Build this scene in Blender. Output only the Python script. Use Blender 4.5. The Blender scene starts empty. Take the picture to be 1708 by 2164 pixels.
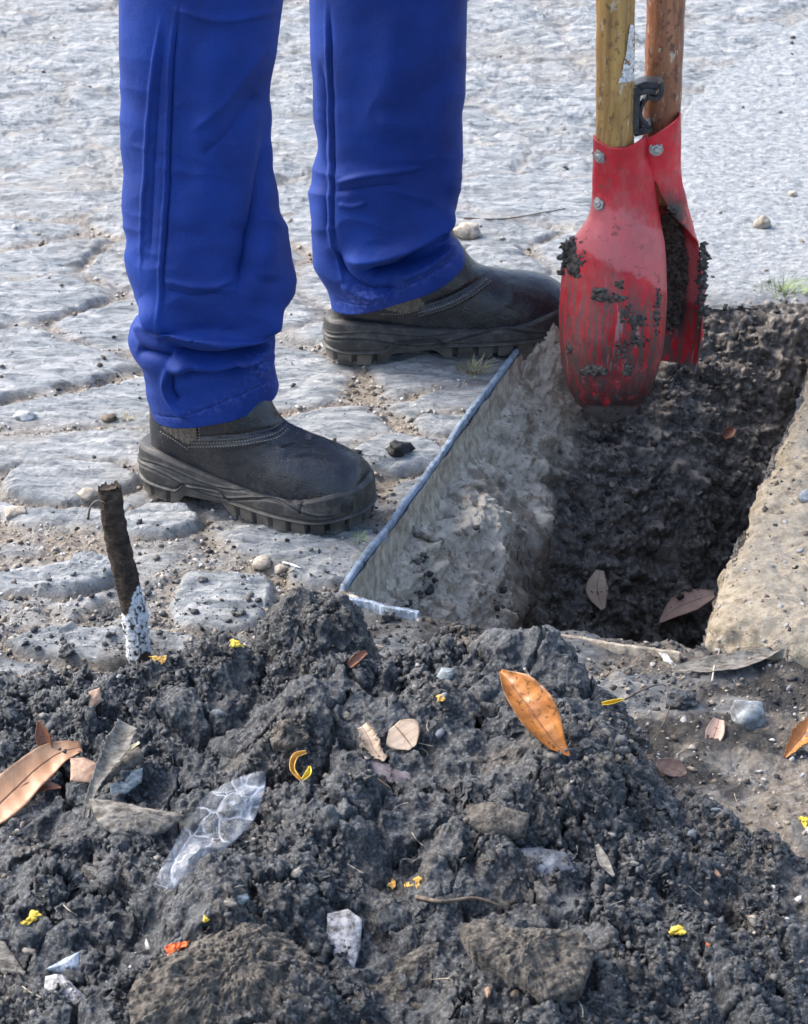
import bpy, bmesh, math, random
import numpy as np
from mathutils import Vector, Matrix
from mathutils.bvhtree import BVHTree
random.seed(7); RNG = np.random.default_rng(11)
S = bpy.context.scene
C = S.collection
R = math.radians

# ------------------------------------------------------------------ camera
F_PX = 5000.0; PITCH = R(29); CAM = Vector((0, -2.58, 1.43))
cd = bpy.data.cameras.new('camera'); cam = bpy.data.objects.new('camera', cd); C.objects.link(cam)
cam.location = CAM; cam.rotation_euler = (R(90) - PITCH, 0, 0)
cd.sensor_fit = 'HORIZONTAL'; cd.sensor_width = 36; cd.lens = 36 * F_PX / 1708
cd.clip_start = 0.05; cd.clip_end = 2000
cd.dof.use_dof = True; cd.dof.focus_distance = 2.6; cd.dof.aperture_fstop = 28
S.camera = cam
# ------------------------------------------------------------------ world, sun, exposure
SUN_EL, SUN_AZ = R(46), R(-68)          # azimuth measured from +Y towards +X
w = bpy.data.worlds.new('World'); S.world = w; w.use_nodes = True
nt = w.node_tree; bg = nt.nodes['Background']; sky = nt.nodes.new('ShaderNodeTexSky')
sky.sky_type = 'NISHITA'; sky.sun_disc = False; sky.sun_elevation = SUN_EL; sky.sun_rotation = SUN_AZ
sky.air_density = 1.0; sky.dust_density = 3.5; sky.ozone_density = 1.0
nt.links.new(sky.outputs[0], bg.inputs[0]); bg.inputs[1].default_value = 0.15
sl = bpy.data.lights.new('sun', 'SUN'); so = bpy.data.objects.new('sun', sl); C.objects.link(so)
sl.energy = 1.5; sl.angle = R(36); sl.color = (1.0, 0.96, 0.90)
sd = Vector((math.sin(SUN_AZ) * math.cos(SUN_EL), math.cos(SUN_AZ) * math.cos(SUN_EL), math.sin(SUN_EL)))
so.rotation_euler = sd.to_track_quat('Z', 'Y').to_euler()
S.view_settings.view_transform = 'Standard'; S.view_settings.look = 'None'
S.view_settings.exposure = 1.68; S.view_settings.gamma = 1

# ------------------------------------------------------------------ pixel rays (photo at 1708 x 2163)
FW = Vector((0, math.cos(PITCH), -math.sin(PITCH))); UP = Vector((0, math.sin(PITCH), math.cos(PITCH)))
def ray(u, v): return (FW + Vector((1, 0, 0)) * ((u - 854) / F_PX) + UP * ((1081.5 - v) / F_PX)).normalized()
def P(u, v, z=0.0):
    d = ray(u, v); t = (z - CAM.z) / d.z; return CAM + d * t
def PY(u, v, y):
    d = ray(u, v); t = (y - CAM.y) / d.y; return CAM + d * t
def proj(p):                                  # (N,3) -> (N,2) photo coordinates
    q = p - np.array(CAM); f = q @ np.array(FW)
    return np.stack([854 + F_PX * q[:, 0] / f, 1081.5 - F_PX * (q @ np.array(UP)) / f], 1)

# ------------------------------------------------------------------ numpy noise
def _h(ix, iy, iz, s=0):
    h = (ix.astype(np.int64) * 374761393 + iy.astype(np.int64) * 668265263 + iz * 1274126177 + s * 974634777) & 0xffffffff
    h = ((h ^ (h >> 13)) * 1274126177) & 0xffffffff
    h = ((h ^ (h >> 16)) * 2246822519) & 0xffffffff
    return (h ^ (h >> 15)) / 4294967295.0
def vnoise(x, y, z=None, s=0):
    if z is None:
        ix, iy = np.floor(x), np.floor(y); fx, fy = x - ix, y - iy
        fx = fx * fx * fx * (fx * (fx * 6 - 15) + 10); fy = fy * fy * fy * (fy * (fy * 6 - 15) + 10); o = np.int64(0)
        a = _h(ix, iy, o, s); b = _h(ix + 1, iy, o, s); c = _h(ix, iy + 1, o, s); d = _h(ix + 1, iy + 1, o, s)
        return ((a + (b - a) * fx) * (1 - fy) + (c + (d - c) * fx) * fy) * 2 - 1
    iz = np.floor(z); fz = z - iz; fz = fz * fz * (3 - 2 * fz); izi = iz.astype(np.int64)
    ix, iy = np.floor(x), np.floor(y); fx, fy = x - ix, y - iy; fx = fx * fx * (3 - 2 * fx); fy = fy * fy * (3 - 2 * fy)
    r = 0
    for k, wz in ((0, 1 - fz), (1, fz)):
        a = _h(ix, iy, izi + k, s); b = _h(ix + 1, iy, izi + k, s); c = _h(ix, iy + 1, izi + k, s); d = _h(ix + 1, iy + 1, izi + k, s)
        r = r + ((a + (b - a) * fx) * (1 - fy) + (c + (d - c) * fx) * fy) * wz
    return r * 2 - 1
def fbm(x, y, z=None, o=4, g=0.5, s=0):
    a = 1; t = 0; r = 0
    for i in range(o):
        r = r + a * vnoise(x + 17.3 * i, y + 9.1 * i, None if z is None else z, s + i); t += a; a *= g
        x = x * 2.03; y = y * 2.03
        if z is not None: z = z * 2.03
    return r / t
def worley(x, y, s=0, jit=0.9):
    ix, iy = np.floor(x), np.floor(y); f1 = np.full(x.shape, 9.0); f2 = f1.copy(); idd = np.zeros(x.shape); o = np.int64(0)
    for a in (-1, 0, 1):
        for b in (-1, 0, 1):
            cx, cy = ix + a, iy + b
            px = cx + 0.5 + (_h(cx, cy, o, s) - 0.5) * jit; py = cy + 0.5 + (_h(cx, cy, o, s + 5) - 0.5) * jit
            d = np.sqrt((x - px) ** 2 + (y - py) ** 2); m = d < f1
            f2 = np.where(m, f1, np.minimum(f2, d)); idd = np.where(m, _h(cx, cy, o, s + 9), idd); f1 = np.where(m, d, f1)
    return f1, f2, idd
def sstep(a, b, x): t = np.clip((x - a) / (b - a), 0, 1); return t * t * (3 - 2 * t)
def spl(xs, ys, t):                           # smooth interpolation (Catmull-Rom on uneven knots, numpy)
    xs = np.array(xs, float); ys = np.array(ys, float); m = np.gradient(ys, xs)
    t = np.clip(t, xs[0], xs[-1]); k = np.clip(np.searchsorted(xs, t, side='right') - 1, 0, len(xs) - 2)
    h = xs[k + 1] - xs[k]; u = (t - xs[k]) / h
    return (2*u**3 - 3*u**2 + 1) * ys[k] + (u**3 - 2*u**2 + u) * h * m[k] + (-2*u**3 + 3*u**2) * ys[k+1] + (u**3 - u**2) * h * m[k+1]
def seg_dist(q, pts):                         # distance of 2-D points to a polyline and parameter 0..1 along it
    pts = np.array(pts, float); L = np.r_[0, np.cumsum(np.hypot(*np.diff(pts, axis=0).T))]
    best = np.full(len(q), 1e9); par = np.zeros(len(q))
    for i in range(len(pts) - 1):
        a, b = pts[i], pts[i + 1]; ab = b - a; t = np.clip(((q - a) @ ab) / (ab @ ab), 0, 1)
        d = np.hypot(*(q - a - t[:, None] * ab).T); m = d < best
        best = np.where(m, d, best); par = np.where(m, (L[i] + t * (L[i + 1] - L[i])) / L[-1], par)
    return best, par
def curve_px(pts, n=40):
    pts = np.array(pts, float); L = np.r_[0, np.cumsum(np.hypot(*np.diff(pts, axis=0).T))]; t = np.linspace(0, L[-1], n)
    return np.stack([spl(L, pts[:, 0], t), spl(L, pts[:, 1], t)], 1)
def in_poly(x, y, poly):
    c = np.zeros(x.shape, bool); n = len(poly)
    for i in range(n):
        x1, y1 = poly[i]; x2, y2 = poly[(i + 1) % n]
        m = ((y1 > y) != (y2 > y)); xi = (x2 - x1) * (y - y1) / ((y2 - y1) if y2 != y1 else 1e-9) + x1
        c ^= m & (x < xi)
    return c

# ------------------------------------------------------------------ mesh helpers
def mk(name, V, Fq, mat, parent=None, smooth=True, attrs=None, uv=None):
    me = bpy.data.meshes.new(name); V = np.ascontiguousarray(V, dtype=np.float32)
    if isinstance(Fq, np.ndarray):
        k = Fq.shape[1]; me.vertices.add(len(V)); me.vertices.foreach_set('co', V.ravel())
        me.loops.add(Fq.size); me.loops.foreach_set('vertex_index', Fq.astype(np.int32).ravel())
        me.polygons.add(len(Fq)); me.polygons.foreach_set('loop_start', np.arange(0, Fq.size, k, dtype=np.int32))
        me.update(calc_edges=True)
    else:
        me.from_pydata([tuple(map(float, v)) for v in V], [], [tuple(int(i) for i in f) for f in Fq])
    me.validate()
    me.polygons.foreach_set('use_smooth', np.full(len(me.polygons), smooth)); me.update()
    if attrs:
        for k, a in attrs.items():
            at = me.attributes.new(k, 'FLOAT', 'POINT'); at.data.foreach_set('value', np.asarray(a, dtype=np.float32).ravel())
    if uv is not None:
        at = me.attributes.new('luv', 'FLOAT_VECTOR', 'POINT')
        at.data.foreach_set('vector', np.c_[uv, np.zeros(len(uv))].astype(np.float32).ravel())
    o = bpy.data.objects.new(name, me); C.objects.link(o)
    if mat: me.materials.append(mat)
    if parent:
        o.parent = parent; o.matrix_parent_inverse = parent.matrix_basis.inverted()
    return o
def tag(o, label=None, cat=None, group=None, kind=None):
    for k, v in (('label', label), ('category', cat), ('group', group), ('kind', kind)):
        if v: o[k] = v
    return o
def empty(name, loc):
    o = bpy.data.objects.new(name, None); C.objects.link(o); o.location = loc; o.empty_display_size = 0.05; return o
def grid_faces(nu, nv, wrap_u=False, wrap_v=False):     # vertex index = i*nv + j
    i = np.arange(nu if wrap_u else nu - 1); j = np.arange(nv if wrap_v else nv - 1)
    I, J = np.meshgrid(i, j, indexing='ij'); I2 = (I + 1) % nu; J2 = (J + 1) % nv
    return np.stack([I * nv + J, I2 * nv + J, I2 * nv + J2, I * nv + J2], -1).reshape(-1, 4)
def normals(V, Fq):
    n = np.zeros_like(V); a, b, c, d = (V[Fq[:, k]] for k in range(4)); fn = np.cross(c - a, d - b)
    for k in range(4): np.add.at(n, Fq[:, k], fn)
    return n / (np.linalg.norm(n, axis=1, keepdims=True) + 1e-12)
def gnormals(V, nu, nv, wrap=False):          # fast grid normals
    G = V.reshape(nu, nv, 3); du = np.gradient(G, axis=0)
    dv = (np.roll(G, -1, 1) - np.roll(G, 1, 1)) if wrap else np.gradient(G, axis=1)
    n = np.cross(du, dv).reshape(-1, 3); return n / (np.linalg.norm(n, axis=1, keepdims=True) + 1e-12)
def solid(o, t, off=-1):
    m = o.modifiers.new('solid', 'SOLIDIFY'); m.thickness = t; m.offset = off; return o
def bvh_of(V, Fq): return BVHTree.FromPolygons([Vector(v) for v in V.tolist()], Fq.tolist())
def tube(name, pts, rads, mat, parent=None, n=10, cap=True):
    pts = [Vector(p) for p in pts]; V = []; N = len(pts); up = Vector((0.13, 0.21, 0.97))
    for i, p in enumerate(pts):
        t = (pts[min(i + 1, N - 1)] - pts[max(i - 1, 0)]).normalized()
        a = t.cross(up)
        if a.length < 0.1: a = t.cross(Vector((1, 0, 0)))
        a.normalize(); b = t.cross(a)
        for k in range(n):
            th = 2 * math.pi * k / n; V.append(p + (a * math.cos(th) + b * math.sin(th)) * rads[i])
    F = [tuple(f) for f in grid_faces(N, n, False, True)]
    if cap: F += [tuple(range(n)), tuple((N - 1) * n + k for k in reversed(range(n)))]
    return mk(name, [tuple(v) for v in V], F, mat, parent)

# ------------------------------------------------------------------ materials
class MT:
    def __init__(s, name, rough=0.6, spec=0.5):
        s.m = bpy.data.materials.new(name); s.m.use_nodes = True; s.t = s.m.node_tree
        s.b = s.t.nodes['Principled BSDF']; s.b.inputs['Roughness'].default_value = rough
        s.b.inputs['Specular IOR Level'].default_value = spec
        g = s.t.nodes.new('ShaderNodeNewGeometry'); s.pos = g.outputs['Position']
    def n(s, ty, ins=None, **kw):
        x = s.t.nodes.new(ty)
        for k, v in kw.items(): setattr(x, k, v)
        for k, v in (ins or {}).items(): s.put(x.inputs[k], v)
        return x
    def put(s, sock, v):
        if isinstance(v, bpy.types.NodeSocket): s.t.links.new(v, sock)
        elif isinstance(v, (tuple, list)) and len(v) == 3 and sock.type == 'RGBA': sock.default_value = (*v, 1)
        else: sock.default_value = v
    def noise(s, scale, detail=4, rough=0.55, vec=None, dist=0.0):
        return s.n('ShaderNodeTexNoise', {'Vector': vec or s.pos, 'Scale': scale, 'Detail': detail, 'Roughness': rough, 'Distortion': dist}).outputs[0]
    def scaled(s, vec3, src=None): return s.n('ShaderNodeVectorMath', {0: src or s.pos, 1: vec3}, operation='MULTIPLY').outputs[0]
    def ramp(s, fac, stops):
        r = s.n('ShaderNodeValToRGB', {'Fac': fac}); e = r.color_ramp.elements
        while len(e) < len(stops): e.new(0.5)
        for k, (p, c) in enumerate(stops): e[k].position = p; e[k].color = (*c, 1) if len(c) == 3 else c
        return r.outputs[0]
    def rng(s, v, a, b, c=0.0, d=1.0): return s.n('ShaderNodeMapRange', {0: v, 1: a, 2: b, 3: c, 4: d}, interpolation_type='SMOOTHSTEP').outputs[0]
    def mix(s, f, a, b, mode='MIX'):
        x = s.t.nodes.new('ShaderNodeMix'); x.data_type = 'RGBA'; x.blend_type = mode; x.clamp_factor = True
        s.put(x.inputs[0], f); s.put(x.inputs[6], a); s.put(x.inputs[7], b); return x.outputs[2]
    def math(s, op, a, b=0.0): return s.n('ShaderNodeMath', {0: a, 1: b}, operation=op).outputs[0]
    def attr(s, name): return s.n('ShaderNodeAttribute', attribute_name=name).outputs['Fac']
    def attrv(s, name): return s.n('ShaderNodeAttribute', attribute_name=name).outputs['Vector']
    def col(s, c): s.put(s.b.inputs['Base Color'], c); return s
    def set(s, k, v): s.put(s.b.inputs[k], v); return s
    def bump(s, h, dist=0.001, strength=1.0, prev=None):
        ins = {'Height': h, 'Distance': dist, 'Strength': strength}
        if prev: ins['Normal'] = prev
        x = s.n('ShaderNodeBump', ins); s.put(s.b.inputs['Normal'], x.outputs[0]); return x.outputs[0]
M = {}
def m_pave():
    m = MT('paving_stone', 0.55, 0.5); st = m.scaled((1, 4.5, 2))
    n1 = m.noise(15, 10, 0.72, st, 0.9); n2 = m.noise(60, 6, 0.7, m.scaled((1, 2.6, 1)), 0.3); n3 = m.noise(3.1, 3)
    stone = m.ramp(n1, [(0.32, (0.055, 0.065, 0.075)), (0.42, (0.235, 0.27, 0.295)), (0.52, (0.38, 0.405, 0.42)), (0.66, (0.63, 0.635, 0.63))])
    stone = m.mix(m.rng(n2, 0.53, 0.64, 0, 0.65), stone, (0.15, 0.165, 0.175)); stone = m.mix(m.rng(n3, 0.5, 0.68, 0, 0.45), stone, (0.36, 0.33, 0.28))
    sand = m.ramp(m.noise(130, 7, 0.75), [(0.3, (0.10, 0.082, 0.062)), (0.5, (0.32, 0.27, 0.215)), (0.66, (0.52, 0.47, 0.40))])
    c = m.mix(m.attr('joint'), stone, sand)
    cn = m.ramp(m.noise(70, 9, 0.78, m.scaled((1, 1.4, 1))), [(0.36, (0.16, 0.18, 0.195)), (0.5, (0.37, 0.395, 0.41)), (0.63, (0.58, 0.59, 0.59))])
    c = m.mix(m.attr('conc'), c, cn)
    soil = m.ramp(m.noise(190, 6, 0.8), [(0.35, (0.014, 0.013, 0.013)), (0.55, (0.06, 0.055, 0.05)), (0.7, (0.2, 0.175, 0.15))])
    c = m.mix(m.attr('soil'), c, soil)
    sp = m.n('ShaderNodeTexVoronoi', {'Vector': m.pos, 'Scale': 130}).outputs
    pick = m.math('MULTIPLY', m.rng(sp['Distance'], 0.05, 0.35, 1, 0), m.rng(m.n('ShaderNodeSeparateColor', {0: sp['Color']}).outputs[0], 0.91, 1.0))
    c = m.mix(pick, c, (0.8, 0.82, 0.84)); m.col(c)
    m.set('Roughness', m.rng(n2, 0.3, 0.7, 0.38, 0.7))
    b = m.bump(m.noise(28, 10, 0.74, m.scaled((1, 3, 1)), 0.6), 0.014, 1.0); m.bump(m.noise(150, 8, 0.78), 0.004, 0.9, b); return m.m
def m_soil(name, lo=(0.006, 0.0065, 0.008), mid=(0.029, 0.033, 0.038), hi=(0.215, 0.235, 0.25), brown=(0.10, 0.083, 0.066)):
    m = MT(name, 0.5, 0.6); n = m.noise(260, 6, 0.75); big = m.noise(8, 6, 0.65); md = m.noise(38, 6, 0.65)
    c = m.ramp(n, [(0.30, lo), (0.50, mid), (0.70, hi)])
    c = m.mix(m.rng(big, 0.54, 0.62, 0, 0.5), c, m.ramp(n, [(0.3, lo), (0.5, brown), (0.7, (0.30, 0.265, 0.22))]))
    c = m.mix(m.rng(md, 0.52, 0.68, 0, 0.5), c, (0.075, 0.08, 0.085)); c = m.mix(m.math('MULTIPLY', m.attr('brown'), 0.38), c, m.ramp(n, [(0.3, (0.012, 0.010, 0.008)), (0.5, (0.060, 0.050, 0.040)), (0.7, (0.24, 0.21, 0.175))]))
    c = m.mix(m.rng(m.noise(12, 5, 0.6, m.scaled((1.1, 0.9, 1))), 0.56, 0.64, 0, 0.3), c, (0.13, 0.14, 0.15))
    m.col(c); m.set('Roughness', m.rng(md, 0.35, 0.65, 0.36, 0.75))
    b = m.bump(m.noise(330, 6, 0.75), 0.0035, 0.9); return m.m
def m_pit():
    m = MT('pit_earth', 0.8, 0.3); n = m.noise(110, 8, 0.75); md = m.noise(20, 7, 0.65, None, 0.5)
    c = m.ramp(n, [(0.3, (0.02, 0.019, 0.018)), (0.5, (0.10, 0.09, 0.08)), (0.68, (0.34, 0.31, 0.275))])
    c = m.mix(m.rng(md, 0.52, 0.60, 0, 0.6), c, (0.25, 0.225, 0.195))
    clay = m.ramp(m.noise(30, 9, 0.72, None, 0.4), [(0.3, (0.10, 0.085, 0.068)), (0.43, (0.40, 0.35, 0.285)), (0.56, (0.54, 0.475, 0.375)), (0.70, (0.70, 0.64, 0.54))])
    clay = m.mix(m.rng(m.noise(11, 7, 0.7), 0.62, 0.68, 0, 0.6), clay, (0.42, 0.25, 0.12)); clay = m.mix(m.rng(m.noise(75, 8, 0.75), 0.56, 0.62, 0, 0.8), clay, (0.07, 0.06, 0.05)); clay = m.mix(m.rng(m.noise(14, 8, 0.72, None, .6), 0.50, 0.56, 0, 0.75), clay, (0.20, 0.155, 0.11))
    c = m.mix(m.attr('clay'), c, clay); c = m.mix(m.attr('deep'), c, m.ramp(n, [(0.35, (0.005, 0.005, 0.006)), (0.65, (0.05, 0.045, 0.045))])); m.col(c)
    m.bump(m.noise(160, 8, 0.75), 0.004, 0.9); return m.m
def m_kerb():
    m = MT('sandy_mortar', 0.85, 0.25); n = m.noise(90, 8, 0.75)
    c = m.ramp(n, [(0.28, (0.12, 0.095, 0.07)), (0.46, (0.37, 0.305, 0.215)), (0.58, (0.52, 0.445, 0.33)), (0.75, (0.64, 0.58, 0.47))])
    c = m.mix(m.rng(m.noise(60, 7, 0.75), 0.58, 0.64, 0, 0.7), c, (0.09, 0.075, 0.06)); c = m.mix(m.rng(m.noise(6, 3), 0.50, 0.62, 0, 0.4), c, (0.36, 0.33, 0.28))
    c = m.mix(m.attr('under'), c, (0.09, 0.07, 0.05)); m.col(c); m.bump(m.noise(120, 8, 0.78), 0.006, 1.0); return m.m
def m_cloth():
    m = MT('blue_twill', 0.72, 0.25); t = m.scaled((1, 1, 1))
    w1 = m.n('ShaderNodeTexWave', {'Vector': m.scaled((1, 0.6, 1)), 'Scale': 420, 'Distortion': 0.3}, bands_direction='DIAGONAL').outputs[1]
    c = m.ramp(m.math('ADD', m.math('MULTIPLY', m.noise(14, 5), .5), m.math('MULTIPLY', m.noise(900, 2, .6, m.scaled((1, 1, .5))), .5)), [(0.38, (0.0020, 0.017, 0.125)), (0.62, (0.0034, 0.033, 0.22))])
    dust = m.math('MULTIPLY', m.attr('dust'), m.rng(m.noise(160, 6, 0.7), 0.45, 0.7)); c = m.mix(dust, c, (0.09, 0.11, 0.33)); m.col(c)
    m.set('Sheen Weight', 0.03); m.set('Sheen Roughness', 0.4); m.set('Sheen Tint', (0.25, 0.4, 1.0))
    b = m.bump(w1, 0.0002, 0.35); m.bump(m.noise(26, 6, 0.6, m.scaled((1, 1, .7)), 0.6), 0.006, 0.35, m.bump(m.noise(700, 3, .6), 0.0006, .5, b)); return m.m
def m_leather():
    m = MT('black_leather', 0.42, 0.5)
    du = m.noise(45, 7, 0.7)
    c = m.mix(m.rng(du, 0.52, 0.72, 0, 0.6), (0.010, 0.012, 0.017), (0.048, 0.051, 0.057))
    c = m.mix(m.rng(m.noise(11, 4, 0.6), 0.52, 0.7, 0, 0.5), c, (0.028, 0.029, 0.033))
    sp = m.rng(m.noise(600, 3, 0.6), 0.68, 0.72, 0, 0.6); c = m.mix(sp, c, (0.25, 0.25, 0.25)); m.col(c)
    m.set('Roughness', m.rng(du, 0.35, 0.7, 0.22, 0.42))
    v = m.n('ShaderNodeTexVoronoi', {'Vector': m.pos, 'Scale': 520}, feature='F1').outputs['Distance']
    b = m.bump(v, 0.0007, 0.5); m.bump(m.noise(32, 6, .6), 0.004, 0.4, b); return m.m
def m_simple(name, c1, c2, scale=60, rough=0.6, bump=0.0006, bs=200, spec=0.4, st=(1, 1, 1), lo=0.38, hi=0.62, metal=0.0):
    m = MT(name, rough, spec); n = m.noise(scale, 7, 0.7, m.scaled(st)); m.col(m.ramp(n, [(lo, c1), (hi, c2)]))
    if metal: m.set('Metallic', metal)
    if bump: m.bump(m.noise(bs, 6, 0.7, m.scaled(st)), bump, 0.9)
    return m.m
def m_sole():
    m = MT('black_rubber', 0.55, 0.45); n = m.noise(70, 7, 0.7); z = m.n('ShaderNodeSeparateXYZ', {0: m.pos}).outputs[2]
    c = m.mix(m.rng(n, 0.45, 0.68, 0, 0.7), (0.022, 0.022, 0.023), (0.085, 0.080, 0.072))
    low = m.math('MULTIPLY', m.rng(z, 0.0, 0.03, 1, 0), m.rng(m.noise(30, 5), 0.35, 0.6)); c = m.mix(low, c, (0.12, 0.108, 0.09)); m.col(c)
    m.bump(m.noise(300, 5), 0.0006, 0.6); return m.m
def m_wood(name, a, b, dk):
    m = MT(name, 0.5, 0.4); n = m.noise(28, 8, 0.7, m.scaled((2.2, 2.2, 0.28)), 0.8)
    c = m.ramp(n, [(0.28, dk), (0.42, a), (0.6, b), (0.8, tuple(min(1, x * 1.35) for x in b))])
    c = m.mix(m.rng(m.noise(75, 7, 0.75, m.scaled((1.2, 1.2, 0.8))), 0.53, 0.60, 0, 0.7), c, dk)
    c = m.mix(m.rng(m.noise(65, 7, 0.75, m.scaled((1.5, 1.5, .6))), 0.58, 0.63, 0, 0.7), c, (0.50, 0.44, 0.34)); m.col(c); m.bump(n, 0.0018, 0.7); return m.m
def m_red():
    m = MT('worn_red_paint', 0.4, 0.5); stv = m.scaled((1, 1, 0.09)); n = m.noise(150, 6, 0.7, stv)
    c = m.ramp(m.noise(16, 6, 0.6), [(0.35, (0.42, 0.008, 0.018)), (0.6, (0.60, 0.014, 0.028)), (0.8, (0.62, 0.05, 0.06))])
    low = m.attr('wear'); scr = m.math('MULTIPLY', low, m.rng(n, 0.47, 0.53)); c = m.mix(scr, c, (0.11, 0.07, 0.065))
    c = m.mix(m.math('MULTIPLY', low, m.rng(m.noise(90, 4, 0.6, stv), 0.60, 0.64, 0, 0.8)), c, (0.42, 0.25, 0.24))
    c = m.mix(m.rng(m.math('ADD', m.attr('pink'), m.math('MULTIPLY', m.noise(38, 8, 0.75), 1.1)), 0.90, 1.12, 0, 0.5), c, (0.66, 0.22, 0.23))
    c = m.mix(m.rng(m.noise(65, 7, 0.7), 0.57, 0.65, 0, 0.75), c, (0.15, 0.05, 0.05))
    c = m.mix(m.rng(m.noise(22, 8, 0.75, m.scaled((1, 1, .5))), 0.46, 0.62, 0, 0.45), c, (0.30, 0.13, 0.12)); c = m.mix(m.math('MULTIPLY', m.attr('mud'), m.rng(m.noise(42, 8, 0.75), 0.38, 0.47)), c, (0.03, 0.024, 0.022)); c = m.mix(m.rng(m.math('ADD', m.attr('tip'), m.math('MULTIPLY', m.noise(40, 7, 0.7), 0.5)), 0.95, 1.1), c, (0.15, 0.135, 0.13)); m.col(c)
    m.set('Roughness', m.rng(m.noise(40, 5), 0.4, 0.6, 0.36, 0.65)); m.bump(m.noise(100, 7, 0.75), 0.0014, 0.6); return m.m
def m_leaf(name, c1, c2, vein, rough=0.5, spots=0.0, spc=(0.05, 0.025, 0.012), nv=9, trans=0.15, sv_=0.22):
    m = MT(name, rough, 0.4); uv = m.attrv('luv'); s = m.n('ShaderNodeSeparateXYZ', {0: uv}).outputs; u, v = s[0], s[1]
    av = m.math('ABSOLUTE', v)
    n = m.noise(35, 6, 0.65); c = m.ramp(n, [(0.35, c1), (0.65, c2)]); c = m.mix(m.rng(m.math('ADD', av, m.math('MULTIPLY', m.noise(90, 5, .7), .5)), 1.0, 1.3, 0, .7), c, tuple(q * .35 for q in c1))
    ph = m.math('SUBTRACT', m.math('MULTIPLY', u, float(nv)), m.math('MULTIPLY', av, 1.1))
    fr = m.math('FRACT', m.math('ADD', ph, m.math('MULTIPLY', m.noise(25, 2), 0.5)))
    sv = m.math('ABSOLUTE', m.math('SUBTRACT', fr, 0.5)); side = m.rng(sv, 0.0, 0.06, sv_, 0)
    mid = m.rng(av, 0.03, 0.07, 1, 0); c = m.mix(side, c, vein); c = m.mix(mid, c, vein)
    if spots: c = m.mix(m.rng(m.noise(140, 7, 0.7, None, 0.5), 0.60 - spots * 0.1, 0.64, 0, 0.85), c, spc)
    m.col(c); h = m.math('SUBTRACT', m.math('MULTIPLY', sv, -0.9 * sv_), mid); m.bump(h, 0.0012, 0.6)
    m.bump(m.noise(120, 4), 0.0008, 0.5) if spots else None
    return m.m
def m_plastic():
    m = MT('clear_plastic', 0.22, 0.4); d = m.noise(22, 6, 0.65); wv = m.n('ShaderNodeVectorMath', {0: m.pos, 1: m.n('ShaderNodeTexNoise', {'Vector': m.pos, 'Scale': 25.0, 'Detail': 3.0}).outputs['Color']}, operation='ADD').outputs[0]
    wv = m.n('ShaderNodeVectorMath', {0: m.pos, 1: m.scaled((.035, .035, .035), m.n('ShaderNodeTexNoise', {'Vector': m.pos, 'Scale': 25.0, 'Detail': 3.0}).outputs['Color'])}, operation='ADD').outputs[0]
    e = m.n('ShaderNodeTexVoronoi', {'Vector': wv, 'Scale': 42.0}, feature='DISTANCE_TO_EDGE').outputs['Distance']; ln = m.rng(e, 0.0, 0.07, 1, 0)
    m.col(m.mix(m.rng(d, 0.52, 0.66, 0, 0.6), (0.40, 0.43, 0.48), (0.20, 0.17, 0.14)))
    m.set('Alpha', m.math('ADD', m.rng(m.noise(24, 5, 0.65), 0.40, 0.62, 0.06, 0.34), m.math('MULTIPLY', ln, 0.4))); m.bump(m.math('ADD', m.math('MULTIPLY', e, 1.5), m.noise(30, 4, .6)), 0.006, 0.8); return m.m

print('materials')
M['pave'] = m_pave(); M['soil'] = m_soil('dark_soil'); M['pit'] = m_pit(); M['kerb'] = m_kerb(); M['cloth'] = m_cloth()
M['brownsoil'] = m_soil('brown_soil', (0.015, 0.012, 0.010), (0.065, 0.055, 0.045), (0.20, 0.18, 0.155))
M['leather'] = m_leather(); M['sole'] = m_sole(); M['red'] = m_red()
M['thread'] = m_simple('stitch_thread', (0.20, 0.18, 0.15), (0.38, 0.34, 0.29), 400, 0.8, 0)
M['elastic'] = m_simple('elastic_webbing', (0.075, 0.062, 0.048), (0.18, 0.155, 0.125), 300, 0.9, 0.0006, 400)
M['wood_a'] = m_wood('ochre_wood', (0.30, 0.17, 0.055), (0.44, 0.265, 0.085), (0.09, 0.06, 0.035))
M['wood_b'] = m_wood('red_brown_wood', (0.20, 0.082, 0.04), (0.31, 0.135, 0.07), (0.05, 0.028, 0.022))
M['steel'] = m_simple('zinc_bolt', (0.22, 0.22, 0.2), (0.5, 0.5, 0.48), 200, 0.45, 0.0004, 500, metal=0.7)
M['black'] = m_simple('black_plastic', (0.015, 0.016, 0.018), (0.05, 0.052, 0.056), 90, 0.4)
M['white'] = m_simple('dry_white_paint', (0.35, 0.33, 0.3), (0.8, 0.8, 0.8), 160, 0.7)
M['rail'] = m_simple('blue_grey_painted_steel', (0.045, 0.05, 0.055), (0.24, 0.30, 0.38), 90, 0.35, 0.0012, 160, 0.6, lo=0.3, hi=0.6)
M['plate'] = m_simple('dirt_caked_steel', (0.20, 0.165, 0.125), (0.44, 0.385, 0.30), 70, 0.85, 0.003, 130, 0.3, (1, 1, 0.75))
M['bark'] = m_simple('muddy_bark', (0.012, 0.009, 0.007), (0.085, 0.062, 0.048), 75, 0.85, 0.004, 120, 0.3, (1, 1, 1), 0.3, 0.7)
M['mould'] = m_simple('white_flaking_paint', (0.10, 0.085, 0.07), (0.82, 0.84, 0.86), 220, 0.8, 0.002, 300, lo=0.38, hi=0.46)
M['pebble'] = m_simple('tan_pebble', (0.20, 0.17, 0.135), (0.42, 0.38, 0.32), 90, 0.8)
M['greystone'] = m_simple('grey_stone', (0.12, 0.13, 0.135), (0.38, 0.41, 0.42), 60, 0.7, 0.002, 120)
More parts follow.
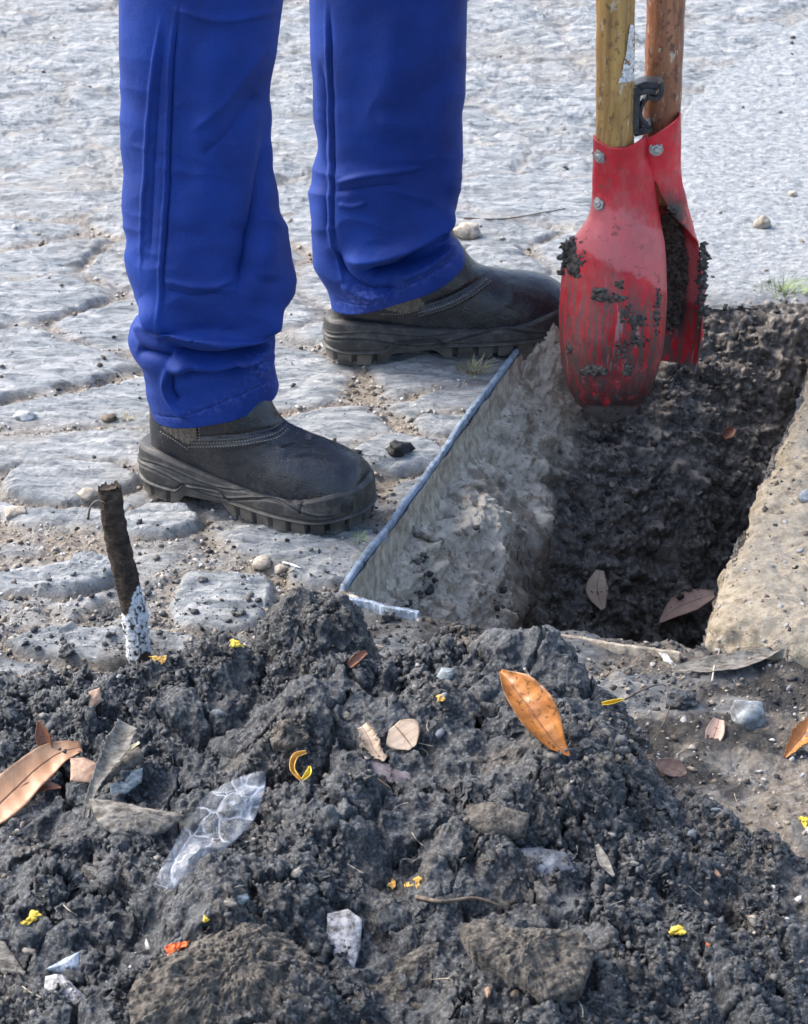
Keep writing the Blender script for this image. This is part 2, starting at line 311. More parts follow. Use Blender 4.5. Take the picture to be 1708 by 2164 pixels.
M['greystone2'] = m_simple('dull_blue_stone', (0.05, 0.055, 0.065), (0.17, 0.185, 0.21), 60, 0.7, 0.002, 120)
M['slate'] = m_simple('blue_slate', (0.08, 0.10, 0.105), (0.26, 0.30, 0.31), 110, 0.55, 0.001, 150, st=(1, 3, 3))
M['shell'] = m_simple('pale_blue_shell', (0.13, 0.16, 0.20), (0.38, 0.44, 0.52), 140, 0.35, 0.001, 300, st=(3, 1, 1))
M['bark_scrap'] = m_simple('grey_tan_bark', (0.07, 0.06, 0.05), (0.27, 0.25, 0.215), 80, 0.8, 0.002, 150, st=(1, 2.5, 1))
M['chunk'] = m_simple('earthy_chunk', (0.018, 0.016, 0.014), (0.19, 0.17, 0.145), 150, 0.8, 0.006, 190, lo=0.35, hi=0.66)
M['palechunk'] = m_simple('pale_flaky_chip', (0.09, 0.085, 0.085), (0.46, 0.455, 0.47), 110, 0.7, 0.003, 180, lo=0.38, hi=0.6)
M['leaf_o'] = m_leaf('orange_dead_leaf', (0.26, 0.095, 0.022), (0.47, 0.20, 0.055), (0.20, 0.075, 0.025), 0.38, 0.85, nv=11)
M['leaf_t'] = m_leaf('tan_dead_leaf', (0.33, 0.17, 0.09), (0.46, 0.27, 0.155), (0.13, 0.055, 0.025), 0.45, 0, nv=9)
M['leaf_p'] = m_leaf('pale_dead_leaf', (0.34, 0.24, 0.16), (0.50, 0.39, 0.29), (0.2, 0.12, 0.07), 0.5, 0.15, nv=5, sv_=.05)
M['leaf_r'] = m_leaf('red_brown_leaf', (0.15, 0.055, 0.03), (0.26, 0.11, 0.06), (0.08, 0.03, 0.02), 0.4, 0.2, nv=7)
M['leaf_d'] = m_leaf('dark_brown_leaf', (0.05, 0.032, 0.028), (0.10, 0.065, 0.055), (0.03, 0.02, 0.018), 0.45, 0.1, nv=6, sv_=.05)
M['leaf_k'] = m_leaf('pinkish_dead_leaf', (0.30, 0.19, 0.145), (0.42, 0.29, 0.23), (0.18, 0.1, 0.07), 0.5, 0.15, nv=5, sv_=.06)
M['frag'] = m_simple('dry_leaf_fragment', (.20, .12, .08), (.40, .27, .19), 70, .55, .0008, 120); M['frag_p'] = m_simple('pale_leaf_fragment', (.34, .25, .17), (.52, .42, .31), 60, .55, .0008, 120)
M['yellow'] = m_simple('yellow_petal', (0.55, 0.36, 0.03), (0.72, 0.56, 0.08), 120, 0.5, 0.0008)
M['amber'] = m_simple('amber_petal', (0.55, 0.26, 0.04), (0.72, 0.48, 0.14), 150, 0.5, 0.0008)
M['orange'] = m_simple('orange_petal', (0.60, 0.09, 0.015), (0.75, 0.20, 0.05), 120, 0.5, 0.0008)
M['plastic'] = m_plastic()
M['grass'] = m_simple('dry_grass_blade', (0.17, 0.17, 0.05), (0.42, 0.36, 0.19), 30, 0.6, 0)
M['greengrass'] = m_simple('green_grass_blade', (0.10, 0.18, 0.035), (0.30, 0.38, 0.12), 30, 0.6, 0)
def m_crumb(name, stops, rough=0.8):
    m = MT(name, rough, 0.3); c = m.ramp(m.attr('rnd'), stops); n = m.noise(300, 5, 0.7)
    c = m.mix(m.rng(n, 0.4, 0.7, 0, 0.5), c, (0.02, 0.02, 0.02)); m.col(c); m.bump(n, 0.0015, 0.8); return m.m
M['crumb'] = m_crumb('soil_crumb', [(0, (0.012, 0.013, 0.015)), (0.45, (0.040, 0.043, 0.048)), (0.8, (0.085, 0.09, 0.095)), (0.96, (0.11, 0.095, 0.08)), (1, (0.26, 0.26, 0.25))], 0.6)
M['pitc'] = m_crumb('pit_crumb', [(0, (0.02, 0.018, 0.017)), (0.5, (0.07, 0.063, 0.056)), (0.85, (0.15, 0.135, 0.12)), (1, (0.27, 0.245, 0.21))])
M['mudc'] = m_crumb('wet_mud', [(0, (0.012, 0.010, 0.009)), (0.6, (0.035, 0.029, 0.025)), (0.95, (0.07, 0.06, 0.052)), (1, (0.2, 0.18, 0.16))], 0.95)
M['grit'] = m_crumb('mixed_grit', [(0, (0.02, 0.02, 0.02)), (0.3, (0.16, 0.13, 0.10)), (0.6, (0.36, 0.31, 0.25)), (0.9, (0.38, 0.37, 0.35)), (1, (0.6, 0.6, 0.58))])

# ================================================================== SETTING: the hole outline on the ground
hA, hB, hC, hD, hE, hF, hG, hH = P(722, 1252), P(1100, 737), P(1480, 655), P(1778, 640), P(1708, 800), P(1475, 1372), P(1180, 1342), P(885, 1306)
HOLE = [(p.x, p.y) for p in (hA, hB, hC, hD, hE, hF, hG, hH)]
def dline(x, y, a, b):                        # signed distance, positive inside (right of a->b for our order)
    dx, dy = b[0] - a[0], b[1] - a[1]; L = math.hypot(dx, dy); return ((x - a[0]) * dy - (y - a[1]) * dx) / L
def pit_fn(x, y):
    wx = fbm(x * 9, y * 9, s=40, o=3) * 0.018; wy = fbm(x * 9, y * 9, s=50, o=3) * 0.018
    a, b, c, d, e, f, g, h = HOLE
    dL = dline(x, y, a, b); xs, ys = x + wx, y + wy
    dF = np.minimum(dline(xs, ys, b, c), dline(xs, ys, c, d)); dR = dline(xs, ys, e, f)
    dN = np.minimum(dline(xs, ys, f, g), np.minimum(dline(xs, ys, g, h), dline(x, y, h, a)))
    along = (x - a[0]) * (b[0] - a[0]) + (y - a[1]) * (b[1] - a[1]); along /= math.hypot(b[0] - a[0], b[1] - a[1]) ** 2
    led = 0.072 + 0.05 * np.exp(-((along - 0.25) / 0.22) ** 2) + 0.035 * np.exp(-((along - 0.72) / 0.12) ** 2) + 0.03 * fbm(x * 14, y * 14, s=60, o=3)
    wl = np.where(dL < 0.004, dL * 2, 0.03 + (dL - 0.004) * 1.35); wl = wl + np.clip(dL - led, 0, 1) * 5.0
    wf = np.clip(dF, -1, 0.05) * 0.8 + np.clip(dF - 0.05, 0, .12) * 1.5 + np.clip(dF - 0.17, 0, 1) * 2.2
    wr = dR * 7; wn = dN * 6
    k = 40.0; fl = 0.62
    mn = -np.log(np.exp(-k * np.clip(wl, -.2, 2)) + np.exp(-k * np.clip(wf, -.2, 2)) + np.exp(-k * np.clip(wr, -.2, 2)) + np.exp(-k * np.clip(wn, -.2, 2)) + math.exp(-k * fl)) / k
    ins = np.minimum(np.minimum(dL, dF), np.minimum(dR, dN))
    clay = sstep(0.03, -0.02, dL - led) * sstep(-0.02, 0.02, dL)
    return -mn, ins, clay, dF, dL
# ---- pavement (fine sheet round the scene) and the ground beyond
STONES = [(492, 1262, 128, 56), (215, 1352, 210, 44), (95, 1215, 150, 40), (150, 1010, 150, 42), (850, 968, 105, 44), (345, 1105, 110, 40), (690, 1215, 70, 30), (930, 880, 90, 40)]
def pave_fn(x, y):
    wx = x + 0.035 * fbm(x * 7, y * 7, s=3, o=3); wy = y + 0.035 * fbm(x * 7, y * 7, s=4, o=3)
    ca, sa = math.cos(R(-14)), math.sin(R(-14)); u = (wx * ca - wy * sa) / 0.25; v = (wx * sa + wy * ca) / 0.165
    f1, f2, idd = worley(u, v, 21, 0.85); e = f2 - f1
    far = sstep(0.5, 1.6, y); near = sstep(0.35, -0.15, y); jt = 1 - sstep(0.03 + 0.05 * near, 0.17 + 0.25 * near, e + 0.10 * near * fbm(x * 24, y * 24, s=74, o=4))
    brk = sstep(-0.25, 0.35, fbm(x * 13, y * 13, s=6, o=4)); jt = np.clip(jt * (0.45 + 0.75 * brk), 0, 1)
    conc = sstep(-0.02, 0.02, fbm(x * 40, y * 40, s=71, o=2) * 0.02 + cpoly(x + 0.012 * fbm(x * 16, y * 16, s=72, o=3), y + 0.02 * fbm(x * 12, y * 12, s=73, o=3)))
    es = np.zeros_like(x)
    for u_, v_, w_, h_ in STONES:
        c = P(u_, v_); q = np.sqrt(((wx - c.x) / (w_ / 1800)) ** 2 + ((wy - c.y) / (h_ / 940)) ** 2); es = np.maximum(es, sstep(1.06, 0.86, q)); jt = np.maximum(jt, 0.8 * sstep(1.45, 1.15, q) * (q > 1)); 
    jt = jt * (1 - es); z = 0.007 * es
    z += (-0.009 * jt * (1 - conc) * (1 - 0.5 * far)) + (idd - 0.5) * 0.008 * (1 - jt) * (1 - conc)
    z += 0.006 * fbm(x * 6, y * 14, s=8, o=4) + 0.0022 * near * fbm(x * 110, y * 150, s=18, o=3) + (0.005 + 0.003 * far) * (fbm(x * 30 + 2 * fbm(x * 9, y * 9, s=75, o=2), y * 78, s=9, o=5, g=.68)) * (1 - 0.85 * conc) + conc * 0.005 * fbm(x * 48, y * 60, s=19, o=5, g=.65) - (0.008 + 0.004 * far) * np.abs(fbm(x * 12, y * 44, s=12, o=4)) * (1 - conc)
    return z, jt * (1 - conc) * (1 - 0.65 * far), conc
def cpoly(x, y):
    return np.where(in_poly(x, y, CONC), 0.05, -0.05)
CONC = [(p.x, p.y) for p in (P(1432, 262), P(1500, 170), P(1620, 95), P(1720, 30), P(2300, -190), P(2500, 640), P(1800, 640), P(1436, 650))]
# right/near area is loose gravelly ground rather than stone
def gravel_mask(x, y):
    g = sstep(0.0, 0.06, x - (0.20 + 0.25 * (y + 0.3))) * sstep(-0.2, -0.27, y); e = sstep(0.52, 0.56, x) * sstep(0.75, 0.6, y)
    return np.clip(g + e, 0, 1)
def axis(parts):
    a = [np.arange(p[0], p[1], p[2]) for p in parts]; return np.unique(np.concatenate(a + [[parts[-1][1]]]))
xs = axis([(-3.0, -0.9, 0.03), (-0.9, 1.1, 0.0036), (1.1, 3.0, 0.03)]); ys = axis([(-1.9, -0.9, 0.03), (-0.9, 0.9, 0.0036), (0.9, 2.7, 0.006), (2.7, 5.0, 0.03)])
X, Y = np.meshgrid(xs, ys, indexing='ij'); x, y = X.ravel(), Y.ravel()
z, jt, conc = pave_fn(x, y); gm = gravel_mask(x, y)
z = z * (1 - gm) + gm * (0.016 * fbm(x * 26, y * 26, s=70, o=6, g=.62) - 0.004)
edge = np.minimum(np.minimum(x + 3, 3 - x), np.minimum(y + 1.9, 5 - y)); z = z * sstep(0, 0.3, edge)
_, ins, _, dF_, dL_ = pit_fn(x, y)
near_pit = sstep(-0.10, 0.0, ins + 0.03 * fbm(x * 20, y * 20, s=77, o=3)) * sstep(0.0, 0.02, dL_ + 0.0)
near_pile = sstep(-0.20, -0.36, y + 0.09 * fbm(x * 8, y * 8, s=31, o=4)) * sstep(0.75, 0.5, np.abs(x))
soil = np.clip(near_pit * 0.5 + near_pile * 0.9 * (0.35 + 0.65 * sstep(-0.1, 0.3, fbm(x * 22, y * 22, s=33, o=5))), 0, 1) * (1 - 0.35 * gm) + gm * 0.75 * sstep(0.04, 0.22, fbm(x * 11, y * 14, s=76, o=5))
soil = np.clip(soil, 0, 1); joint = np.clip(jt + gm * (0.30 + .35 * sstep(-.2, .2, fbm(x * 15, y * 15, s=78, o=4))), 0, 1)
Fq = grid_faces(len(xs), len(ys)); cx, cy = x[Fq].mean(1), y[Fq].mean(1)
ins_c = ins[Fq].mean(1); Fq = Fq[ins_c < 0.004]
V = np.stack([x, y, z], 1)
pv = mk('pavement', V, Fq, M['pave'], attrs={'joint': joint, 'conc': conc, 'soil': soil}); tag(pv, kind='structure')
def pave_z(px, py): a, b, c = pave_fn(np.array([px]), np.array([py])); return float(a[0])
V = []; 
o_, i_ = 400, (-3.0, 3.0, -1.9, 5.0)
V = [(-o_, -o_, 0), (o_, -o_, 0), (o_, o_, 0), (-o_, o_, 0), (i_[0], i_[2], 0), (i_[1], i_[2], 0), (i_[1], i_[3], 0), (i_[0], i_[3], 0)]
tag(mk('ground', V, [(0, 1, 5, 4), (1, 2, 6, 5), (2, 3, 7, 6), (3, 0, 4, 7)], M['pave'], smooth=False), kind='structure')
print('pavement')
# ---- pit
xs = np.arange(-0.16, 0.78, 0.0016); ys = np.arange(-0.36, 0.74, 0.0016)
X, Y = np.meshgrid(xs, ys, indexing='ij'); x, y = X.ravel(), Y.ravel()
z, ins, clay, dF, dL = pit_fn(x, y)
z = np.where(ins > 0, np.minimum(z, 0.004), 0.002 + 0.5 * np.clip(ins, -0.1, 0)) ; V = np.stack([x, y, z], 1)
N_ = gnormals(V, len(xs), len(ys)); N_ *= np.sign(N_[:, 2:3] + 1e-9)
f1, f2, i3 = worley((x + z * 0.6) * 26 + fbm(x * 30, y * 30, z * 30, s=81, o=2) * 0.6, (y + z) * 26, 82); f3, _, _ = worley((x - z * 0.5) * 70, (y + z * 0.9) * 70, 83)
amp = sstep(0.0, 0.03, ins) * 0.8 + 0.12
rough = (1 - clay * 0.3)
disp = amp * (0.030 * fbm(x * 12, y * 12, z * 12, s=80, o=4) + rough * (0.024 * (0.6 - f1) + 0.008 * (0.5 - f3)) + 0.022 * fbm(x * 42, y * 42, z * 42, s=84, o=5, g=.66) - 0.014 * np.abs(fbm(x * 24, y * 24, z * 24, s=85, o=4)))
disp *= np.where(dL < 0.012, 0.15, 1.0); V = V + N_ * disp[:, None]
for (u, v, dd, rr, hh) in ((1010, 985, .035, .035, .05), (1045, 1130, .06, .06, .055), (1060, 1230, .06, .05, .04), (1140, 860, .05, .05, .05), (940, 1240, .05, .05, .03), (1330, 1000, .05, .04, .03), (1450, 900, .05, .05, .03), (1300, 1180, .05, .04, .03)):
    c = P(u, v, -0.10); d2 = (x - c.x) ** 2 + (y - c.y) ** 2; V[:, 2] += hh * np.exp(-d2 / rr ** 2 * 1.5) * sstep(0.005, 0.03, dL)
deep = sstep(-0.36, -0.52, V[:, 2] + 0.04 * fbm(x * 20, y * 20, s=88, o=3))  # shade towards the pit bottom, painted into the earth colour
keep = (ins > -0.05 + 0.03 * fbm(x * 16, y * 16, s=89, o=3)) & (dL > -0.002)
Fq = grid_faces(len(xs), len(ys)); Fq = Fq[keep[Fq].all(1)]
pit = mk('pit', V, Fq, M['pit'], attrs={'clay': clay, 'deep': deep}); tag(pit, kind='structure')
PITV, PITF = V, Fq
pit_bvh = BVHTree.FromObject(pit, bpy.context.evaluated_depsgraph_get()) if False else None
print('pit')

# ================================================================== DIRT HEAP
def heap_fn(x, y):
    # crest running left-right, falling gently to the camera and steeply to the hole
    crest = spl([-1.0, -0.5, -0.25, -0.08, 0.05, 0.18, 0.26, 0.33, 0.45, 0.8], [0.04, 0.06, 0.095, 0.115, 0.12, 0.118, 0.080, 0.055, 0.038, 0.015], x)
    yc = spl([-1.0, -0.4, -0.1, 0.14, 0.20, 0.26, 0.31, 0.40, 0.8], [-0.58, -0.52, -0.53, -0.53, -0.58, -0.67, -0.73, -0.80, -1.05], x)
    back = spl([-1.0, -0.4, -0.1, 0.2, 0.3, 0.8], [0.20, 0.20, 0.17, 0.15, 0.13, 0.10], x)
    d = y - yc
    h = np.where(d > 0, crest * (1 - sstep(0, 1, d / back)), crest * (1 - 0.30 * sstep(0, 0.5, -d) - 0.55 * sstep(0.45, 0.9, -d)))
    for (bx, by, r, a) in ((-0.02, -0.46, 0.04, 0.010), (0.135, -0.44, 0.04, 0.018), (0.07, -0.44, 0.035, 0.012), (0.17, -0.52, 0.05, 0.018), (-0.185, -0.47, 0.035, 0.022),
                           (-0.09, -0.60, 0.07, 0.02), (0.02, -0.62, 0.05, 0.02), (-0.24, -0.52, 0.05, 0.02), (-0.13, -0.86, 0.06, 0.035), (-0.05, -0.78, 0.05, 0.02), (0.05, -0.80, 0.06, 0.02), (0.12, -0.74, 0.05, 0.025),
                           (0.20, -0.70, 0.07, 0.02), (-0.2, -0.75, 0.05, -0.02), (-0.10, -0.69, 0.035, -0.03), (0.28, -0.85, 0.03, -0.03), (0.0, -0.93, 0.05, -0.03), (-0.25, -0.62, .04, .02)):
        q = ((x - bx) ** 2 + (y - by) ** 2) / r ** 2; h = h + a * np.exp(-q ** 1.35)
    q = ((x + 0.098) ** 2 + (y + 0.412) ** 2) / 0.066 ** 2; h = h + 0.104 * np.exp(-q ** 2.3)
    for u, v, rp, am in LUMPS:
        c = P(u, v, 0.10); q = ((x - c.x) ** 2 + ((y - c.y) * 1.0) ** 2) / (rp / 1950) ** 2; h = h + am * np.exp(-q ** 1.6)
    xy = np.stack([x, y], 1)
    for pts, rp, am in RIDGES:
        c = [(P(u, v, .09).x, P(u, v, .09).y) for u, v in pts]; d_, _ = seg_dist(xy, c); h = h + am * np.exp(-(d_ / (rp / 1950)) ** 2)
    return h
LUMPS = [(535, 1370, 36, -.022), (800, 1345, 36, -.02), (470, 1400, 70, .022), (1145, 1395, 62, .026), (1050, 1400, 50, .016), (590, 1560, 95, .020), (700, 1500, 60, .012), (440, 1930, 95, .030), (500, 2080, 150, .028), (250, 1560, 60, .014), (720, 1720, 110, .016), (900, 1500, 70, .014), (1000, 1640, 90, .014),
    (1180, 1700, 110, .016), (1010, 1800, 80, .016), (830, 1800, 60, -.014), (385, 1720, 60, -.022), (300, 1640, 40, -.02), (140, 1850, 90, .014), (1330, 1950, 100, .012), (620, 1980, 55, -.024), (940, 2140, 45, -.035), (690, 2140, 40, -.03), (1130, 2020, 110, .016), (170, 2010, 45, -.018), (1500, 1800, 60, .01),
    (400, 1500, 50, .014), (180, 1480, 60, .012), (1240, 1560, 60, .012), (820, 1660, 40, -.012), (880, 1900, 90, .010), (1560, 2060, 90, .014), (60, 1600, 70, -.01)]
RIDGES = [([(1440, 1880), (1560, 1990), (1660, 2150)], 22, .016), ([(1400, 1900), (1500, 2010), (1600, 2160)], 16, -.022), ([(1230, 1640), (1320, 1760), (1480, 1860)], 20, .008), ([(860, 1560), (960, 1700), (1010, 1860)], 14, -.010), ([(520, 1460), (600, 1480), (680, 1440)], 12, -.016), ([(760, 1340), (800, 1420), (780, 1500)], 14, -.014), ([(250, 1880), (330, 1960), (420, 2010)], 14, -.016), ([(650, 1890), (760, 1900), (860, 1960)], 12, -.014)]
xs = axis([(-0.95, -0.52, 0.008), (-0.52, 0.58, 0.00115), (0.58, 0.95, 0.008)]); ys = axis([(-1.6, -1.12, 0.008), (-1.12, -0.26, 0.00115), (-0.26, -0.2, 0.004)])
X, Y = np.meshgrid(xs, ys, indexing='ij'); x, y = X.ravel(), Y.ravel()
h = heap_fn(x, y)
wx = 0.012 * fbm(x * 25, y * 25, s=90, o=3); wy = 0.012 * fbm(x * 25, y * 25, s=91, o=3)
thick = sstep(0.004, 0.05, h)
A1, A2, Ai = worley((x + wx) * 15, (y + wy) * 17, 92); B1, B2, Bi = worley((x + wx) * 36, (y + wy) * 36, 93)
z = h + thick * (0.016 * (0.62 - A1) * (0.3 + Ai) + 0.030 * fbm(x * 11, y * 11, s=95, o=5, g=.6) - 0.022 * np.abs(fbm(x * 14, y * 14, s=94, o=3)) - 0.02 * sstep(0.10, 0.0, A2 - A1) * sstep(0.45, 0.7, Ai)) + 0.013 * (0.5 - B1) * (0.25 + 0.75 * thick) * (0.4 + Bi)
z = z - 0.012 + 0.004 * thick
V = np.stack([x, y, z], 1); N_ = gnormals(V, len(xs), len(ys)); N_ *= np.sign(N_[:, 2:3] + 1e-9)
sm = sstep(0.0, 0.2, fbm(x * 10, y * 10, s=96, o=4))            # areas of smeared clay, less crumbly
w3 = fbm(x * 70, y * 70, z * 70, s=197, o=3) * 0.0075; w4 = fbm(x * 70, y * 70, z * 70, s=199, o=3) * 0.0075; x_, y_ = x, y; x, y = x + w3, y + w4; C1, _, Ci = worley(x * 85 + z * 60, y * 85 - z * 60, 97); D1, _, _ = worley(x * 190 + z * 150, y * 190 - z * 150, 98); E1, _, Ei = worley(x * 370 + z * 300 + .4 * D1, y * 370 - z * 300, 198); x, y = x_, y_
cr = (1.0 - 0.88 * sm)
disp = (0.0085 * (0.5 - C1) * (0.3 + Ci) * 1.5 + 0.0055 * (0.5 - D1) + 0.0032 * (0.5 - E1) * (.3 + 1.4 * Ei)) * cr + 0.013 * (1 - 0.45 * sm) * fbm(x * 55, y * 55, z * 55, s=99, o=6, g=.68) - 0.007 * np.abs(fbm(x * 38, y * 38, z * 38, s=196, o=3))
V = V + N_ * disp[:, None] * (0.5 + 0.5 * thick)[:, None]
Fq = grid_faces(len(xs), len(ys)); _, hin, _, _, _ = pit_fn(x, y); keep = V[:, 2] > -0.012; Fq = Fq[keep[Fq].any(1) & (hin[Fq] < 0.0).all(1)]
brown = np.zeros(len(x))
for u, v, rp in ((660, 1290, 125), (470, 1400, 60), (600, 1570, 90), (500, 2090, 190), (1150, 2020, 120), (1180, 1700, 60), (1350, 1980, 60), (930, 1480, 80), (1560, 1800, 90)):
    c = P(u, v, 0.11); brown = np.maximum(brown, np.exp(-(((x - c.x) ** 2 + (y - c.y) ** 2) / (rp / 1950) ** 2) ** 1.5))
brown = np.clip(brown + 0.25 * fbm(x * 30, y * 30, s=301, o=4), 0, 1)
heap = mk('dirt_heap', V, Fq, M['soil'], attrs={'brown': brown}); tag(heap, 'big heap of dark grey crumbly soil dug out in front of the hole', 'dirt heap')
dg = bpy.context.evaluated_depsgraph_get(); bpy.context.view_layer.update()
heap_bvh = BVHTree.FromObject(heap, dg)
pit_bvh = BVHTree.FromObject(pit, dg); pave_bvh = BVHTree.FromObject(pv, dg)
print('heap')
def hit(u, v, only=None):
    d = ray(u, v); best = None
    for b in (only or (heap_bvh, pit_bvh, pave_bvh)):
        r = b.ray_cast(CAM, d, 20)
        if r[0] is not None and (best is None or r[3] < best[3]): best = r
    return (best[0], best[1] if best[1].z > 0 else -best[1], best[3]) if best else (P(u, v), Vector((0, 0, 1)), 3.0)
def surf_z(px, py):
    zz = -9; 
    for b in (heap_bvh, pit_bvh, pave_bvh):
        r = b.ray_cast(Vector((px, py, 1)), Vector((0, 0, -1)), 3)
        if r[0] is not None: zz = max(zz, r[0].z)
    return zz

# ---- scattered crumbs as one mesh
def ico(sub):
    bm = bmesh.new(); bmesh.ops.create_icosphere(bm, subdivisions=sub, radius=1); v = np.array([q.co[:] for q in bm.verts]); f = np.array([[w_.index for w_ in q.verts] for q in bm.faces]); bm.free(); return v, f
ICO = {1: ico(1), 2: ico(2), 3: ico(3)}
def crumbs(name, P3, sizes, mat, sub=1, rnd=None, squash=0.75):
    bv, bf = ICO[sub]; n = len(P3); nv = len(bv)
    J = 1 + 0.50 * (RNG.random((n, nv)) - 0.5) * 2
    ang = RNG.random(n) * 6.283; Vv = bv[None] * J[..., None] * np.stack([1 + .5 * RNG.random(n), 1 + .3 * RNG.random(n) - .2, np.full(n, squash)], 1)[:, None, :]
    c, s_ = np.cos(ang)[:, None], np.sin(ang)[:, None]; a2 = (RNG.random(n) - 0.5)[:, None] * 1.4; c2, s2 = np.cos(a2), np.sin(a2)
    x_, y_, z_ = Vv[..., 0], Vv[..., 1], Vv[..., 2]; x_, z_ = x_ * c2 - z_ * s2, x_ * s2 + z_ * c2
    Vw = np.stack([x_ * c - y_ * s_, x_ * s_ + y_ * c, z_], -1) * sizes[:, None, None] + P3[:, None, :]
    Ff = (bf[None] + (np.arange(n) * nv)[:, None, None]).reshape(-1, 3)
    rr = np.repeat(rnd if rnd is not None else RNG.random(n), nv)
    return mk(name, Vw.reshape(-1, 3), Ff, mat, smooth=True, attrs={'rnd': rr})
def sizes_pl(n, a, b, k=2.2): u = RNG.random(n); return a * (b / a) ** (u ** k)
pts = []; szs = []
n = 52000; cx = RNG.uniform(-0.5, 0.56, n); cy = RNG.uniform(-1.1, -0.27, n); ss = sizes_pl(n, 0.0006, 0.0042, 3.6)
cl = fbm(cx * 10, cy * 10, s=120, o=3) > -0.25; hh = heap_fn(cx, cy)
ok = cl & (fbm(cx * 10, cy * 10, s=96, o=4) < 0.12) & ((hh > 0.012) | (RNG.random(n) < 0.25 * np.exp(-((cy + 0.38) / 0.09) ** 2)))
for a_, b_, s_ in zip(cx[ok], cy[ok], ss[ok]): pts.append((a_, b_, surf_z(a_, b_) + s_ * 0.35)); szs.append(s_)
crumbs_o = crumbs('soil_crumbs', np.array(pts), np.array(szs), M['crumb'], 1); tag(crumbs_o, 'loose dark crumbs lying all over the soil heap', 'soil crumbs', kind='stuff')
pts = []; szs = []                            # dark bits thrown onto the paving and round the hole
n = 2600; cx = RNG.uniform(-0.62, 0.75, n); yy = -0.33 + np.abs(RNG.normal(0, 0.13, n)); ss = sizes_pl(n, 0.0008, 0.0046, 2.8)
_, i2, _, _, _ = pit_fn(cx, yy)
for a_, b_, s_, q in zip(cx, yy, ss, i2):
    if q < 0.0: pts.append((a_, b_, surf_z(a_, b_) + s_ * 0.4)); szs.append(s_)
n = 420; cx = RNG.uniform(-0.8, 1.0, n); yy = RNG.uniform(-0.2, 2.2, n); ss = sizes_pl(n, 0.0008, 0.0045, 3); _, i2, _, _, _ = pit_fn(cx, yy)
for a_, b_, s_, q in zip(cx, yy, ss, i2):
    if q < 0.0: pts.append((a_, b_, surf_z(a_, b_) + s_ * 0.4)); szs.append(s_)
tag(crumbs('scattered_soil', np.array(pts), np.array(szs), M['crumb'], 1), 'dark soil bits scattered over the paving stones', 'soil crumbs', kind='stuff')
pts = []; szs = []
n = 42000; cx = RNG.uniform(-0.7, 0.85, n); yy = RNG.uniform(-0.95, 1.0, n); ss = sizes_pl(n, 0.0006, 0.0042, 4.5)
_, j2, _ = pave_fn(cx, yy); g2 = gravel_mask(cx, yy); _, i2, _, _, _ = pit_fn(cx, yy)
okm = ((j2 > 0.45) | (g2 > 0.4) | (RNG.random(n) < 0.06)) & (i2 < -0.003)
for a_, b_, s_ in zip(cx[okm], yy[okm], ss[okm]):
    zz = surf_z(a_, b_)
    if zz < 0.05: pts.append((a_, b_, zz + s_ * 0.3)); szs.append(s_)
n = 26000; cx = RNG.uniform(-0.62, 0.30, n); yy = RNG.uniform(-0.38, 0.55, n); ss = sizes_pl(n, 0.0006, 0.0034, 3.6); _, j2, _ = pave_fn(cx, yy); _, i2, _, _, _ = pit_fn(cx, yy); okm = (j2 > 0.35) & (i2 < -0.003)
for a_, b_, s_ in zip(cx[okm], yy[okm], ss[okm]):
    zz = surf_z(a_, b_)
    if zz < 0.03: pts.append((a_, b_, zz + s_ * 0.2)); szs.append(s_)
tag(crumbs('grit', np.array(pts), np.array(szs), M['grit'], 1), 'fine sand and grit lying in the joints and beside the heap', 'grit', kind='stuff')
print('crumbs')


# ================================================================== helpers that sculpt by strokes
def sculpt(V, N_, strokes, facing=0.0, pw=2.0):
    q = proj(V); view = V - np.array(CAM); view /= np.linalg.norm(view, axis=1, keepdims=True); f = sstep(0.05 + facing, 0.5 + facing, -(N_ * view).sum(1)); D = np.zeros(len(V))
    for pts, r, amp in strokes:
        c = curve_px(pts, 36) if len(pts) > 2 else np.array(pts, float); box = (q[:, 0] > c[:, 0].min() - 3 * r) & (q[:, 0] < c[:, 0].max() + 3 * r) & (q[:, 1] > c[:, 1].min() - 3 * r) & (q[:, 1] < c[:, 1].max() + 3 * r)
        ix = np.nonzero(box)[0]
        if len(ix) == 0: continue
        d, t = seg_dist(q[ix], c); D[ix] += amp * np.exp(-(d / r) ** (pw if abs(r) < 20 else 2.0)) * sstep(-0.02, 0.16, t) * sstep(1.02, 0.84, t) * f[ix]
    return V + N_ * D[:, None]

